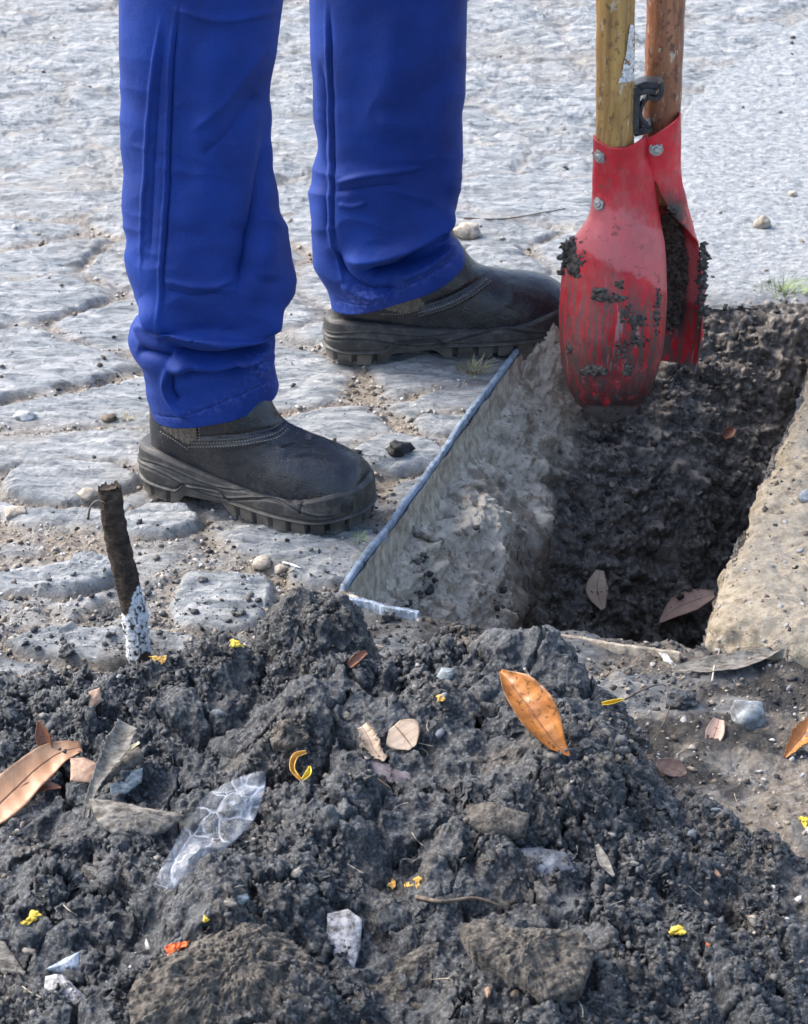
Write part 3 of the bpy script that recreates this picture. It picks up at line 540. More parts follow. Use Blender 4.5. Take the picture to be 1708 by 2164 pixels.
# ================================================================== PERSON
person = empty('person', P(560, 960)); tag(person, 'person in blue work trousers and black work boots standing at the hole', 'person')
def leg(rows, yl, zt, top, strokes, hem_line, dust_c, depth=0.84, nv=420, nu=400):
    rows = np.array(rows, float); s = np.r_[0, np.cumsum(np.hypot((np.diff(rows[:, 0]) + np.diff(rows[:, 2])) / 2, 0 * np.diff(rows[:, 0])) + 1)]
    t = np.linspace(0, s[-1], nv); vl, xl, vr, xr = (spl(s, rows[:, k], t) for k in range(4))
    Lp = np.array([PY(a, b, yl) for a, b in zip(xl, vl)]); Rp = np.array([PY(a, b, yl) for a, b in zip(xr, vr)])
    c = (Lp + Rp) / 2; a = (Rp - Lp) / 2
    up_n = 70; ct, rt = top; zc = np.linspace(0, 1, up_n, endpoint=False)[:, None]      # rows above the picture, up to the hips
    e = zc * zc * (3 - 2 * zc); cu = np.array(ct)[None] * (1 - e) + c[0][None] * e; cu[:, 2] = (ct[2] * (1 - zc) + c[0][2] * zc)[:, 0]
    au = np.array([rt, 0, 0])[None] * (1 - zc) + a[0][None] * zc; c = np.r_[cu, c]; a = np.r_[au, a]; n_all = len(c)
    th = np.linspace(0, 2 * math.pi, nu, endpoint=False); rd = np.linalg.norm(a, axis=1) * depth
    ce, se = np.cos(th), np.sin(th); k = 2.25; ce2 = np.sign(ce) * np.abs(ce) ** (2 / k); se2 = np.sign(se) * np.abs(se) ** (2 / k)
    V = c[:, None, :] + a[:, None, :] * ce2[None, :, None] + np.array([0, -1, 0])[None, None, :] * (rd[:, None] * se2[None, :])[..., None]
    V = V.reshape(-1, 3); N_ = gnormals(V, n_all, nu, True); ctr = np.repeat(c, nu, 0); N_ *= np.sign(((V - ctr) * N_).sum(1, keepdims=True) + 1e-9)
    low = fbm(V[:, 0] * 9, V[:, 1] * 9, V[:, 2] * 5, o=3, s=int(abs(yl) * 50) + 3) * 0.009
    V = V + N_ * (low * sstep(0, 1, np.repeat(np.arange(n_all) / n_all, nu) * 3) )[:, None]
    V = sculpt(V, N_, [(p_, r_ * 0.8, a_ * (1.7 if np.mean([k_[1] for k_ in p_]) < (560 if yl < .3 else 440) else 2.2)) for p_, r_, a_ in strokes], pw=1.25)
    qq = proj(V); wr = -np.abs(fbm(qq[:, 0] / 120 + qq[:, 1] / 260 + 7, qq[:, 1] / 75 - qq[:, 0] / 300, s=61, o=2)) * sstep(-60, 500, qq[:, 1]) * 0.006; V = V + N_ * wr[:, None]
    q = proj(V); d, _ = seg_dist(q, curve_px(hem_line)); dust = np.exp(-(d / 16) ** 2) * 0.45 + np.exp(-(np.hypot(q[:, 0] - dust_c[0], q[:, 1] - dust_c[1]) / 32) ** 2) * 0.8
    return V, grid_faces(n_all, nu, False, True), dust
hipz = 0.90
near_rows = [(-70, 254, -70, 604), (0, 257, 0, 597), (60, 258, 60, 589), (120, 259, 120, 579), (200, 258, 200, 566), (250, 258, 250, 571), (300, 259, 300, 574), (350, 260, 350, 579), (400, 261, 400, 590), (450, 262, 450, 600),
    (500, 264, 500, 611), (550, 267, 545, 617), (590, 278, 580, 619), (625, 292, 610, 617), (650, 311, 635, 606), (670, 298, 650, 590), (690, 276, 665, 580), (715, 269, 680, 578), (738, 276, 700, 579), (760, 297, 722, 581), (785, 309, 748, 582), (815, 311, 775, 583), (845, 315, 800, 583), (868, 320, 822, 585)]
near_st = [([(376, 0), (362, 100), (355, 250), (350, 400), (343, 520), (338, 600), (350, 680), (375, 722)], 3.2, .0022), ([(383, 0), (370, 100), (362, 250), (357, 400), (350, 520), (345, 600), (357, 680)], 5, -.0022),
    ([(342, 30), (325, 140), (314, 250), (305, 400), (300, 520), (298, 590)], 4, .0022), ([(352, 60), (338, 160), (330, 280), (322, 420), (318, 560)], 9, -.0022),
    ([(596, 150), (575, 300), (545, 430), (520, 540), (500, 640)], 22, -.009), ([(570, 440), (570, 520), (560, 600)], 30, .004), ([(470, 60), (450, 200), (440, 350), (430, 480)], 50, .004),
    ([(360, 15), (460, 40), (590, 20)], 10, .002), ([(560, 95), (480, 200), (400, 280)], 18, .003), ([(545, 190), (480, 280), (420, 330)], 16, -.003),
    ([(340, 590), (400, 603), (450, 606), (500, 590)], 6, .0016), ([(345, 612), (410, 626), (470, 622)], 10, -.002),
    ([(296, 630), (340, 676), (400, 712), (470, 722), (540, 700), (612, 648)], 22, .012), ([(350, 722), (410, 752), (470, 752), (530, 730), (585, 690)], 17, -.015),
    ([(285, 704), (315, 698), (350, 704)], 20, .005), ([(285, 735), (325, 748), (365, 762)], 13, -.008),
    ([(352, 782), (395, 768), (455, 772), (520, 752), (575, 715)], 12, .010), ([(365, 805), (430, 792), (500, 790), (560, 760)], 10, -.006), ([(500, 770), (545, 738), (570, 730)], 10, .004),
    ([(350, 780), (350, 815), (362, 850), (395, 885)], 6, .004), ([(362, 790), (364, 825), (378, 850)], 8, -.004), ([(540, 790), (570, 770), (580, 740)], 12, .003)]
near_hem = [(315, 868), (335, 878), (375, 882), (430, 868), (500, 838), (560, 812), (585, 806)]
near_st.append((near_hem, 2.5, -.0010))
far_rows = [(-70, 656, -70, 990), (0, 657, 0, 988), (100, 657, 100, 988), (200, 660, 200, 985), (260, 666, 260, 981), (310, 673, 310, 977), (350, 667, 350, 975), (400, 659, 400, 970), (445, 658, 440, 963), (480, 664, 465, 957),
    (505, 663, 480, 952), (530, 663, 492, 950), (555, 668, 502, 957), (580, 680, 512, 966), (600, 690, 524, 974), (622, 695, 536, 980), (640, 697, 547, 981)]
far_st = [([(690, 0), (694, 150), (697, 260), (698, 380), (697, 470), (706, 550), (738, 630)], 3.2, .0022), ([(698, 0), (702, 150), (705, 260), (706, 380), (705, 470), (716, 550)], 5, -.0024),
    ([(678, 120), (684, 250), (682, 350), (684, 440), (690, 520)], 9, -.004), ([(705, 388), (760, 372), (830, 362), (900, 352)], 8, .0035), ([(705, 405), (770, 398), (850, 388)], 11, -.003), ([(715, 430), (740, 436), (775, 428)], 6, .002),
    ([(965, 440), (920, 478), (850, 520), (780, 545), (720, 545)], 24, .010), ([(955, 488), (900, 530), (830, 566), (760, 580)], 15, -.014), ([(965, 515), (905, 560), (840, 590)], 12, .006), ([(700, 520), (730, 580), (790, 615), (850, 610)], 14, -.006),
    ([(980, 100), (900, 200), (820, 260)], 40, -.003), ([(850, 0), (840, 150), (850, 300)], 60, .005), ([(720, 600), (770, 628), (830, 622)], 10, .004)]
far_hem = [(697, 628), (725, 640), (775, 645), (830, 620), (900, 582), (945, 555), (968, 528)]
far_st.append((far_hem, 2.3, -.0010))
V1, F1, d1 = leg(near_rows, 0.055, 0, ((-0.16, 0.20, hipz), 0.12), near_st, near_hem, (560, 775)); V2, F2, d2 = leg(far_rows, 0.475, 0, ((-0.10, 0.38, hipz), 0.12), far_st, far_hem, (770, 625))
hip = []; hn = 64                              # waist and seat above the picture
for zz, rx, ry in ((0.80, .10, .13), (0.83, .145, .19), (0.90, .15, .20), (1.0, .14, .17), (1.04, .135, .165)):
    for k in range(hn): a = 2 * math.pi * k / hn; hip.append((-0.13 + rx * math.cos(a), 0.29 + ry * math.sin(a), zz))
F3 = grid_faces(5, hn, False, True)
Vt = np.r_[V1, V2, np.array(hip)]; Ft = np.r_[F1, F2 + len(V1), F3 + len(V1) + len(V2)]
tr = mk('trousers', Vt, Ft, M['cloth'], person, attrs={'dust': np.r_[d1, d2, np.zeros(len(hip))]}); solid(tr, 0.0018, -1)
print('trousers')

def make_boot(origin, ang, L, up_st, sole_st, stitch, panels):
    k_ = L / 0.30; ca, sa = math.cos(ang), math.sin(ang); O = np.array(origin)
    def W(p): q = p * np.array([k_, 1.0, 1.0]); return np.stack([q[:, 0] * ca - q[:, 1] * sa, q[:, 0] * sa + q[:, 1] * ca, q[:, 2]], 1) + O
    rows = np.array([(.2965, .040, .2960, .056, .026, 0), (.290, .030, .2925, .070, .0400, 0), (.278, .03, .281, .083, .0465, 0), (.255, .03, .262, .093, .0505, 0), (.225, .03, .233, .101, .0515, 0), (.195, .03, .206, .109, .0495, 0), (.165, .03, .182, .122, .0455, 0),
        (.135, .03, .166, .147, .0425, .15), (.095, .03, .156, .166, .0405, .35), (.05, .03, .149, .186, .0395, .6), (.020, .035, .145, .205, .0395, .85), (.011, .065, .144, .225, .0395, 1), (.013, .11, .143, .245, .0385, 1), (.018, .16, .143, .265, .038, 1)])
    s = np.arange(len(rows)); nt_, nu = 240, 260; t = np.linspace(0, s[-1], nt_) ; bx, bz, tx, tz, w_, bl = (spl(s, rows[:, k], t)[:, None] for k in range(6)); bl = np.clip(bl, 0, 1)
    th = np.linspace(0, 2 * math.pi, nu, endpoint=False)[None]; q = 0.5 - 0.5 * np.cos(th)
    g = (1 - bl) * np.sqrt(np.clip(1 - q ** 2.5, 0, 1)) * (0.9 + 0.1 * sstep(0, .1, q)) * sstep(-0.001, 0.02, q + 1e-4) + bl * 2 * np.sqrt(np.clip(q * (1 - q), 0, 1))
    V = np.stack([bx + (tx - bx) * q, np.sign(np.sin(th)) * w_ * g, bz + (tz - bz) * q], -1).reshape(-1, 3); V = W(V)
    N_ = gnormals(V, nt_, nu, True); ctr = V.reshape(nt_, nu, 3).mean(1).repeat(nu, 0); N_ *= np.sign(((V - ctr) * N_).sum(1, keepdims=True) + 1e-9)
    V = V + N_ * (0.0016 * fbm(V[:, 0] * 28, V[:, 1] * 28, V[:, 2] * 28, s=int(L * 1000), o=4))[:, None]
    q2 = proj(V); ad = np.zeros(len(V)); view = V - np.array(CAM); fac = (N_ * view).sum(1) < 0
    for poly, amp in panels: ad += amp * (in_poly(q2[:, 0], q2[:, 1], poly) & fac)
    V = sculpt(V + N_ * ad[:, None], N_, up_st); Fq = grid_faces(nt_, nu, False, True)
    boot = mk('boot', V, [tuple(f) for f in Fq.tolist()] + [tuple(range(nu))[::-1]], M['leather'], person)
    bv = bvh_of(V, Fq)
    # sole
    n = 900; th = np.linspace(0, 2 * math.pi, n, endpoint=False); tt = 0.5 - 0.5 * np.cos(th); sg = np.sign(np.sin(th) + 1e-12)
    base = np.where(sg < 0, spl([0, .15, .4, .66, .85, 1], [.043, .043, .042, .0575, .060, .054], tt), spl([0, .15, .4, .66, .85, 1], [.042, .042, .037, .050, .056, .052], tt))
    env = np.clip(1 - np.abs(2 * tt - 1) ** 5, 0, 1) ** 0.42; ox = tt * 0.305 - 0.0025; oy = sg * base * env
    zt = spl([0, .1, .25, .42, .6, .75, .87, .94, 1], [.064, .065, .056, .045, .0415, .044, .054, .060, .062], tt); zb = 0.013 * sstep(.20, .25, tt) * sstep(.46, .40, tt) + 0.010 * sstep(.82, 1.0, tt) + 0.003 * sstep(.06, 0, tt)
    nr = 56; f = np.linspace(0, 1, nr)[:, None]
    onx = np.gradient(oy, th); ony = -np.gradient(ox, th); nl = np.hypot(onx, ony) + 1e-9; onx, ony = onx / nl, ony / nl
    if (onx * (ox - .15) + ony * oy).mean() < 0: onx, ony = -onx, -ony
    arc = np.r_[0, np.cumsum(np.hypot(np.diff(ox), np.diff(oy)))]
    notch = (np.abs(((arc + .004) / 0.0245) % 1 - 0.5) < 0.13).astype(float)[None] * (np.clip(1 - np.abs(((tt - .32) / .11)), 0, 1) == 0)[None]
    zz = zb[None] * (1 - f) + zt[None] * f; lug = (zz < (0.016 + zb[None])).astype(float)
    off = 0.0022 * np.sin(np.pi * np.clip(f * 1.05, 0, 1)) - 0.010 * notch * lug - 0.0012 * lug - 0.0035 * np.clip(f - 0.93, 0, 1) / 0.07
    def gr(zc, wd, am): return am * np.exp(-((zz - zc) / wd) ** 2)
    off += gr(0.0185 + 0.8 * zb[None], .0012, .0022) + gr(0.0208 + 0.8 * zb[None], .0014, -.0026)
    wav = 0.030 + 0.010 * np.sin(tt * 11 + 0.5)[None] * sstep(0.95, 0.7, tt)[None]; off += (gr(wav, .0016, -.0030) + gr(wav + .0028, .0016, .0018)) * sstep(.93, .85, tt)[None]
    off += (gr(wav + .011 - .004 * np.cos(tt * 9)[None], .0013, -.0018) + gr(wav + .0132 - .004 * np.cos(tt * 9)[None], .0013, .0012)) * sstep(.85, .7, tt)[None]
    SV = np.stack([ox[None] + onx[None] * off, oy[None] + ony[None] * off, zz], -1).reshape(-1, 3); SV = np.r_[SV, (SV.reshape(nr, n, 3)[-1] * [1, 1, 1] - np.stack([onx, ony, 0 * onx], 1) * 0.014 + [0, 0, -.002])]
    SV = W(SV); SF = grid_faces(nr + 1, n, False, True)
    if sole_st: Ns = gnormals(SV, nr + 1, n, True); c0 = SV.mean(0); Ns *= np.sign(((SV - c0) * Ns).sum(1, keepdims=True) + 1e-9); SV = sculpt(SV, Ns, sole_st)
    mk('sole', SV, [tuple(x_) for x_ in SF.tolist()] + [tuple(range(n))[::-1]], M['sole'], boot)
    # stitches
    sv, sf = ico(1); VV = []; FF = []; cnt = 0
    for pts, step, ln in stitch:
        c = curve_px(pts, 400); L_ = np.r_[0, np.cumsum(np.hypot(*np.diff(c, axis=0).T))]
        for d in np.arange(0, L_[-1], step):
            p = np.array([np.interp(d, L_, c[:, 0]), np.interp(d, L_, c[:, 1])]); p2 = np.array([np.interp(d + 1.5, L_, c[:, 0]), np.interp(d + 1.5, L_, c[:, 1])])
            r = bv.ray_cast(CAM, ray(*p), 20); r2 = bv.ray_cast(CAM, ray(*p2), 20)
            if r[0] is None or r2[0] is None: continue
            t_ = (r2[0] - r[0]); 
            if t_.length < 1e-6 or t_.length > .01: continue
            t_.normalize(); nn = r[1] if r[1].dot(r[0] - CAM) < 0 else -r[1]; b = t_.cross(nn).normalized()
            A = np.array([t_ * ln, b * 0.0007, nn * 0.0008]); VV.append(sv @ A + np.array(r[0] + nn * 0.0002)); FF.append(sf + cnt); cnt += len(sv)
    if VV: mk('stitching', np.concatenate(VV), np.concatenate(FF), M['thread'], boot)
    return boot, bv
o1 = P(312, 1012, 0.0); o1.y -= 0.006
near_up = [([(392, 946), (470, 944), (545, 934), (590, 920), (612, 902)], 5, .0016), ([(400, 925), (470, 921), (540, 912), (585, 900), (606, 884)], 5, -.0030), ([(415, 900), (417, 930)], 3, -.0012), ([(640, 930), (690, 950), (740, 985)], 26, .0015),
           ([(335, 915), (370, 935), (398, 962)], 4, .0014), ([(470, 905), (530, 870), (590, 860)], 30, .0035), ([(560, 950), (620, 935), (660, 940)], 7, -.0016), ([(600, 965), (650, 955), (690, 965)], 8, -.0014), ([(575, 935), (600, 945), (640, 925)], 6, .001)]
boot1, bv1 = make_boot((o1.x, o1.y, 0.001), R(-21), 0.305, near_up, [([(635, 1090), (640, 1062), (652, 1048)], 3, -.0015)],
    [([(398, 936), (470, 935), (545, 925), (590, 911), (608, 895)], 6.0, .0013), ([(400, 944), (470, 943), (548, 933), (594, 919), (611, 903)], 6.0, .0013), ([(414, 893), (416, 930)], 6.0, .0013), ([(420, 893), (422, 930)], 6.0, .0013), ([(340, 912), (375, 934), (398, 950)], 6.0, .0013)],
    [])
o2 = P(694, 748, 0.0)
far_up = [([(880, 668), (960, 640), (1010, 612), (1040, 585)], 5, .0018), ([(880, 652), (950, 628), (1000, 600), (1030, 576)], 5, -.003), ([(1080, 590), (1085, 620), (1070, 650)], 12, .0016)]
boot2, bv2 = make_boot((o2.x, o2.y - 0.012, 0.002), R(14), 0.355, far_up, None,
    [([(885, 660), (950, 640), (1000, 612), (1032, 586)], 6.0, .0013), ([(888, 667), (953, 647), (1004, 619), (1038, 592)], 6.0, .0013), ([(805, 663), (850, 662), (885, 655)], 6.0, .0013)], [])
# elastic side panel of the near boot and the pull tab piping of the far one
def patch(name, outline, bv, mat, parent, lift=0.0018, label=None):
    bm_v = []; xs_ = [p[0] for p in outline]; ys_ = [p[1] for p in outline]; nx, ny = 26, 18; idx = {}; Vv = []; Ff = []
    for i in range(nx + 1):
        for j in range(ny + 1):
            u = min(xs_) + (max(xs_) - min(xs_)) * i / nx; v = min(ys_) + (max(ys_) - min(ys_)) * j / ny
            if not in_poly(np.array([u]), np.array([v]), outline)[0]: continue
            r = bv.ray_cast(CAM, ray(u, v), 20)
            if r[0] is None: continue
            nn = r[1] if r[1].dot(r[0] - CAM) < 0 else -r[1]; idx[i, j] = len(Vv); Vv.append(r[0] + nn * (lift + 0.0008 * math.sin(i * 1.6)))
    for (i, j) in idx:
        if all(k in idx for k in ((i + 1, j), (i + 1, j + 1), (i, j + 1))): Ff.append((idx[i, j], idx[i + 1, j], idx[i + 1, j + 1], idx[i, j + 1]))
    if Ff: return mk(name, [tuple(v) for v in Vv], Ff, mat, parent)
patch('elastic_panel', [(336, 898), (415, 888), (418, 930), (396, 938), (366, 922)], bv1, M['elastic'], boot1)
patch('elastic_panel', [(800, 650), (880, 615), (900, 640), (885, 655), (850, 662)], bv2, M['elastic'], boot2)
print('boots')

# ================================================================== POST HOLE DIGGER
dig = empty('post_hole_digger', (0.27, 0.42, -0.06)); tag(dig, 'red post hole digger with two wooden handles and muddy blades held over the hole', 'hole digger')
YD = 0.40
def shell(name, rows, yc, dep, sgn, n=150, nr=240, parent=None):
    # rows: v, xl, xr, phi0, phi1 ; phi measured from +x through the camera side (front) = -90
    rows = np.array(rows, float); t = np.linspace(rows[0, 0], rows[-1, 0], nr)
    xl, xr, p0, p1 = (spl(rows[:, 0], rows[:, k], t) for k in (1, 2, 3, 4)); v = t
    V = []
    Lp = np.array([PY(a, b, yc) for a, b in zip(xl, v)]); Rp = np.array([PY(a, b, yc) for a, b in zip(xr, v)]); c = (Lp + Rp) / 2; a = np.linalg.norm(Rp - Lp, axis=1) / 2
    u = np.linspace(0, 1, n)[None]; ph = np.radians(p0[:, None] + (p1 - p0)[:, None] * u)
    dd = dep(t) if callable(dep) else np.full(nr, dep)
    V = np.stack([c[:, 0:1] + a[:, None] * np.cos(ph), yc + dd[:, None] * np.sin(ph), np.repeat(c[:, 2:3], n, 1)], -1).reshape(-1, 3)
    N_ = gnormals(V, nr, n); V = V + N_ * (0.0012 * fbm(V[:, 0] * 35, V[:, 1] * 35, V[:, 2] * 20, s=int(yc * 99), o=3))[:, None]
    q = proj(V); wear = sstep(560, 660, q[:, 1] + 30 * fbm(q[:, 0] / 60, q[:, 1] / 60, s=5)); pink = np.exp(-((q[:, 1] - 500 - 0.5 * (q[:, 0] - 1300)) / 75) ** 2) * sstep(640, 560, q[:, 1] + 25 * fbm(q[:, 0] / 40, q[:, 1] / 40, s=6) - 0.3 * (q[:, 0] - 1300))
    rad = np.repeat(np.ones((1, n)), nr, 0).ravel(); mud = np.clip(sstep(650, 860, q[:, 1]) * 0.75 + 0.1, 0, 1)
    if sgn > 0: mud = np.clip(sstep(1468, 1430, q[:, 0]) * sstep(380, 470, q[:, 1]) * sstep(720, 660, q[:, 1]) * 1.4, 0, 1.5)
    o = mk(name, V, grid_faces(nr, n), M['red'], parent, attrs={'wear': wear, 'pink': pink, 'mud': mud, 'tip': sstep(790, 890, q[:, 1]) if sgn < 0 else sstep(690, 790, q[:, 1]) * .9}); solid(o, 0.003, 0); return o, V
fdep = lambda t: spl([230, 400, 470, 560, 720, 820, 880], [.030, .031, .042, .056, .058, .046, .016], t)
# front blade: wraps the ochre handle, then flares into the scoop
def edge_row(v, xl, xr, e, p1):
    c = (xl + xr) / 2; a = (xr - xl) / 2; return (v, xl, xr, -math.degrees(math.acos(max(-1, min(1, (e - c) / a)))), p1)
front_rows = [(v, xl, 2 * 0 + xr, -190 if v < 470 else -181, -8) for v, xl, xr in ((287, 1256, 1364), (330, 1255, 1367), (360, 1254, 1379), (400, 1253, 1385), (430, 1251, 1389), (458, 1245, 1394), (480, 1231, 1398), (500, 1216, 1402), (530, 1201, 1405), (570, 1192, 1407),
    (620, 1187, 1408), (680, 1184, 1405), (730, 1186, 1399), (770, 1191, 1391), (800, 1198, 1381), (825, 1208, 1369), (845, 1221, 1355), (860, 1236, 1341), (872, 1254, 1324), (880, 1274, 1305))]
fb, FV = shell('front_blade', front_rows, YD, fdep, -1, parent=dig)
back_rows = [edge_row(238, 1336, 1437, 1352, 100), edge_row(290, 1334, 1437, 1357, 110), edge_row(330, 1334, 1437, 1363, 120), edge_row(350, 1333, 1437, 1369, 130), edge_row(365, 1332, 1438, 1382, 130), edge_row(385, 1330, 1440, 1390, 140), edge_row(410, 1326, 1446, 1403, 150), edge_row(440, 1320, 1453, 1422, 160),
    edge_row(465, 1314, 1461, 1444, 170), edge_row(490, 1308, 1468, 1462, 175), (515, 1304, 1476, 2, 176), (550, 1302, 1483, 8, 178), (600, 1300, 1487, 4, 180), (680, 1302, 1484, -4, 180), (740, 1306, 1478, -8, 178), (787, 1314, 1468, -8, 170)]
bdep = lambda t: spl([230, 380, 470, 560, 700, 790], [.034, .036, .042, .05, .05, .04], t)
bb, BV = shell('back_blade', back_rows, YD + 0.028, bdep, 1, parent=dig)
# the upper rims slant: trim by moving the first rows
for o, fn in ((fb, lambda X_: (1256, 290) if X_ < 0 else (0, 0)),): pass
def slant(o, nr, n, f):
    me = o.data; co = np.empty(len(me.vertices) * 3, np.float32); me.vertices.foreach_get('co', co); co = co.reshape(-1, 3)
    if o.parent: pass
    q = proj(co.astype(float)); k = np.arange(nr).repeat(n) / nr; co[:, 2] += (f(q[:, 0]) * np.clip(1 - k * 5.0, 0, 1)).astype(np.float32); me.vertices.foreach_set('co', co.ravel()); me.update()
slant(fb, 240, 150, lambda X_: np.interp(X_, [1256, 1290, 1325, 1365], [-0.000, -0.006, -0.005, .004]))
slant(bb, 240, 150, lambda X_: np.interp(X_, [1340, 1365, 1400, 1437], [-.036, -.026, -.012, .0]))
def handle(name, px, y, mat, r0):
    pts = []; rad = []
    base = PY(px[0][0], px[0][1], y); top = PY(px[1][0], px[1][1], y); d = (top - base); 
    for k in range(60): pts.append(base + d * (k / 20.0)); rad.append(r0 * (1 + 0.015 * math.sin(k * 1.3)))
    return tube(name, [tuple(p) for p in pts], rad, mat, dig, n=40)
ha = handle('front_handle', ((1299, 420), (1301, 0)), YD, M['wood_a'], 0.0252)
hb = handle('back_handle', ((1392, 420), (1408, 0)), YD + 0.045, M['wood_b'], 0.0252)
dbv = {o.name: BVHTree.FromObject(o, bpy.context.evaluated_depsgraph_get()) for o in (fb, bb, ha, hb)}
def bvh_obj(o):
    me = o.data; return BVHTree.FromPolygons([v.co.copy() for v in me.vertices], [tuple(p.vertices) for p in me.polygons])
bF, bB, bHa, bHb = bvh_obj(fb), bvh_obj(bb), bvh_obj(ha), bvh_obj(hb)
def on(bv, u, v):
    r = bv.ray_cast(CAM, ray(u, v), 20)
    if r[0] is None: return None
    return r[0], (r[1] if r[1].dot(r[0] - CAM) < 0 else -r[1])
def bolt(u, v, bv, rad=0.0102):
    h = on(bv, u, v)
    if not h: return
    p, n = h; n = (n + 0.35 * (CAM - p).normalized()).normalized(); bm = bmesh.new(); rot = n.to_track_quat('Z', 'Y').to_matrix().to_4x4()
    def cyl(r, z0, z1, seg, r2=None):
        m_ = Matrix.Translation(p + n * ((z0 + z1) / 2)) @ rot; g = bmesh.ops.create_cone(bm, cap_ends=True, segments=seg, radius1=r, radius2=r2 or r, depth=z1 - z0, matrix=m_)
    cyl(rad, -.002, .0015, 28); cyl(rad * .84, .0015, .006, 6, rad * .80); cyl(rad * .45, .006, .0085, 16, rad * .36)
    me = bpy.data.meshes.new('bolt'); bm.to_mesh(me); bm.free(); me.materials.append(M['steel']); o = bpy.data.objects.new('bolt', me); C.objects.link(o); o.parent = dig; o.matrix_parent_inverse = dig.matrix_basis.inverted()
    bv_ = o.modifiers.new('b', 'BEVEL'); bv_.width = 0.0006; bv_.segments = 2
bolt(1270, 329, bF); bolt(1269, 430, bF); bolt(1387, 314, bB, 0.0095)
# black stop between the handles
def ribbon(name, pts_px, y, wd, th, mat, parent):
    pts = [PY(u, v, y) for u, v in curve_px(pts_px, 24)]; V = []; F = []
    for i, p in enumerate(pts):
        t = (pts[min(i + 1, 23)] - pts[max(i - 1, 0)]).normalized(); s = Vector((0, 1, 0)); n = t.cross(s).normalized()
        for a, b in ((-1, -1), (1, -1), (1, 1), (-1, 1)): V.append(p + s * (wd * a / 2) + n * (th * b / 2))
    F = [tuple(f) for f in grid_faces(24, 4, False, True)] + [(3, 2, 1, 0), (92, 93, 94, 95)]
    return V, F
bm = []; VV = []; FF = []
for pts_, yy_, wd, th in (([(1338, 188), (1355, 176), (1398, 174)], YD + .006, .024, .010), ([(1340, 200), (1342, 235), (1346, 274)], YD + .02, .03, .014), ([(1396, 170), (1399, 185), (1388, 204), (1370, 202)], YD - .004, .018, .006), ([(1338, 200), (1366, 190), (1385, 192)], YD - .004, .014, .007),
        ([(1345, 180), (1342, 225), (1340, 275)], YD, .020, .011), ([(1370, 200), (1355, 225), (1356, 250), (1372, 268)], YD + .004, .014, .005), ([(1338, 274), (1360, 268), (1378, 262)], YD + .012, .03, .010)):
    v_, f_ = ribbon('s', pts_, yy_, wd, th, None, None); FF += [tuple(i + len(VV) for i in f) for f in f_]; VV += v_
st = mk('handle_stop', [tuple(v) for v in VV], FF, M['black'], dig, smooth=False); bv_ = st.modifiers.new('b', 'BEVEL'); bv_.width = 0.0012; bv_.segments = 2
# white residue on the front handle
def smear(name, poly, bv, mat, parent, lift, noise=0.5):
    Vv = []; Ff = []; idx = {}; xs_ = [p[0] for p in poly]; ys_ = [p[1] for p in poly]; nx = int((max(xs_) - min(xs_)) / 1.2) + 2; ny = int((max(ys_) - min(ys_)) / 1.2) + 2
    for i in range(nx):
        for j in range(ny):
            u = min(xs_) + i * 1.2; v = min(ys_) + j * 1.2; nz = fbm(np.array([u / 9]), np.array([v / 12]), s=9)[0]
            if nz < -noise or not in_poly(np.array([u + 3 * nz]), np.array([v]), poly)[0]: continue
            h = on(bv, u, v)
            if h: idx[i, j] = len(Vv); Vv.append(h[0] + h[1] * (lift * (0.6 + nz)))
    for (i, j) in idx:
        if all(k in idx for k in ((i + 1, j), (i + 1, j + 1), (i, j + 1))): Ff.append((idx[i, j], idx[i + 1, j], idx[i + 1, j + 1], idx[i, j + 1]))
    if Ff: return mk(name, [tuple(v) for v in Vv], Ff, mat, parent)
smear('paint_streak', [(1330, 50), (1339, 52), (1339, 172), (1304, 174), (1310, 160), (1316, 140), (1322, 110), (1326, 80)], bHa, M['white'], ha, .0025, 0.35)
M['mudm'] = m_simple('caked_mud', (0.016, 0.014, 0.013), (0.13, 0.115, 0.10), 160, 0.85, 0.004, 260)
def remesh(o, v=0.0011):
    m = o.modifiers.new('remesh', 'REMESH'); m.mode = 'VOXEL'; m.voxel_size = v; m.use_smooth_shade = True
def mudblob(cl, bv, mat, parent, name='mud'):
    pts_ = []; sz = []
    for u, v, ru, rv, k, s0 in cl:
        for _ in range(k):
            a = random.random() * 6.28; r = random.random() ** 0.6; h = on(bv, u + math.cos(a) * r * ru, v + math.sin(a) * r * rv)
            if h: s = s0 * random.uniform(.5, 1.2); pts_.append(h[0] + h[1] * s * random.uniform(.1, 1.1)); sz.append(s)
    if pts_: o = crumbs(name, np.array([tuple(p) for p in pts_]), np.array(sz) * 0.9, mat, 1); o.data.materials[0] = M['mudm']; remesh(o); return o
def adopt(o, par): o.parent = par; o.matrix_parent_inverse = par.matrix_basis.inverted()
o = mudblob([(1208, 520, 12, 22, 90, .004), (1215, 560, 10, 25, 70, .0036), (1222, 545, 20, 42, 60, .0025), (1255, 782, 27, 11, 130, .0036), (1290, 628, 38, 9, 75, .0030), (1268, 615, 14, 8, 40, .0032), (1325, 660, 16, 22, 60, .0026), (1350, 680, 20, 16, 60, .0026), (1312, 735, 16, 24, 60, .0026), (1325, 780, 12, 14, 50, .0028),
    (1205, 735, 8, 12, 26, .0026), (1300, 860, 25, 12, 40, .0022), (1310, 600, 10, 8, 16, .003), (1388, 650, 8, 60, 70, .0028), (1300, 700, 90, 120, 110, .0013), (1345, 720, 30, 12, 50, .0026)], bF, M['mudc'], fb); adopt(o, fb); o['kind'] = 'stuff'
pts_ = []; sz = []
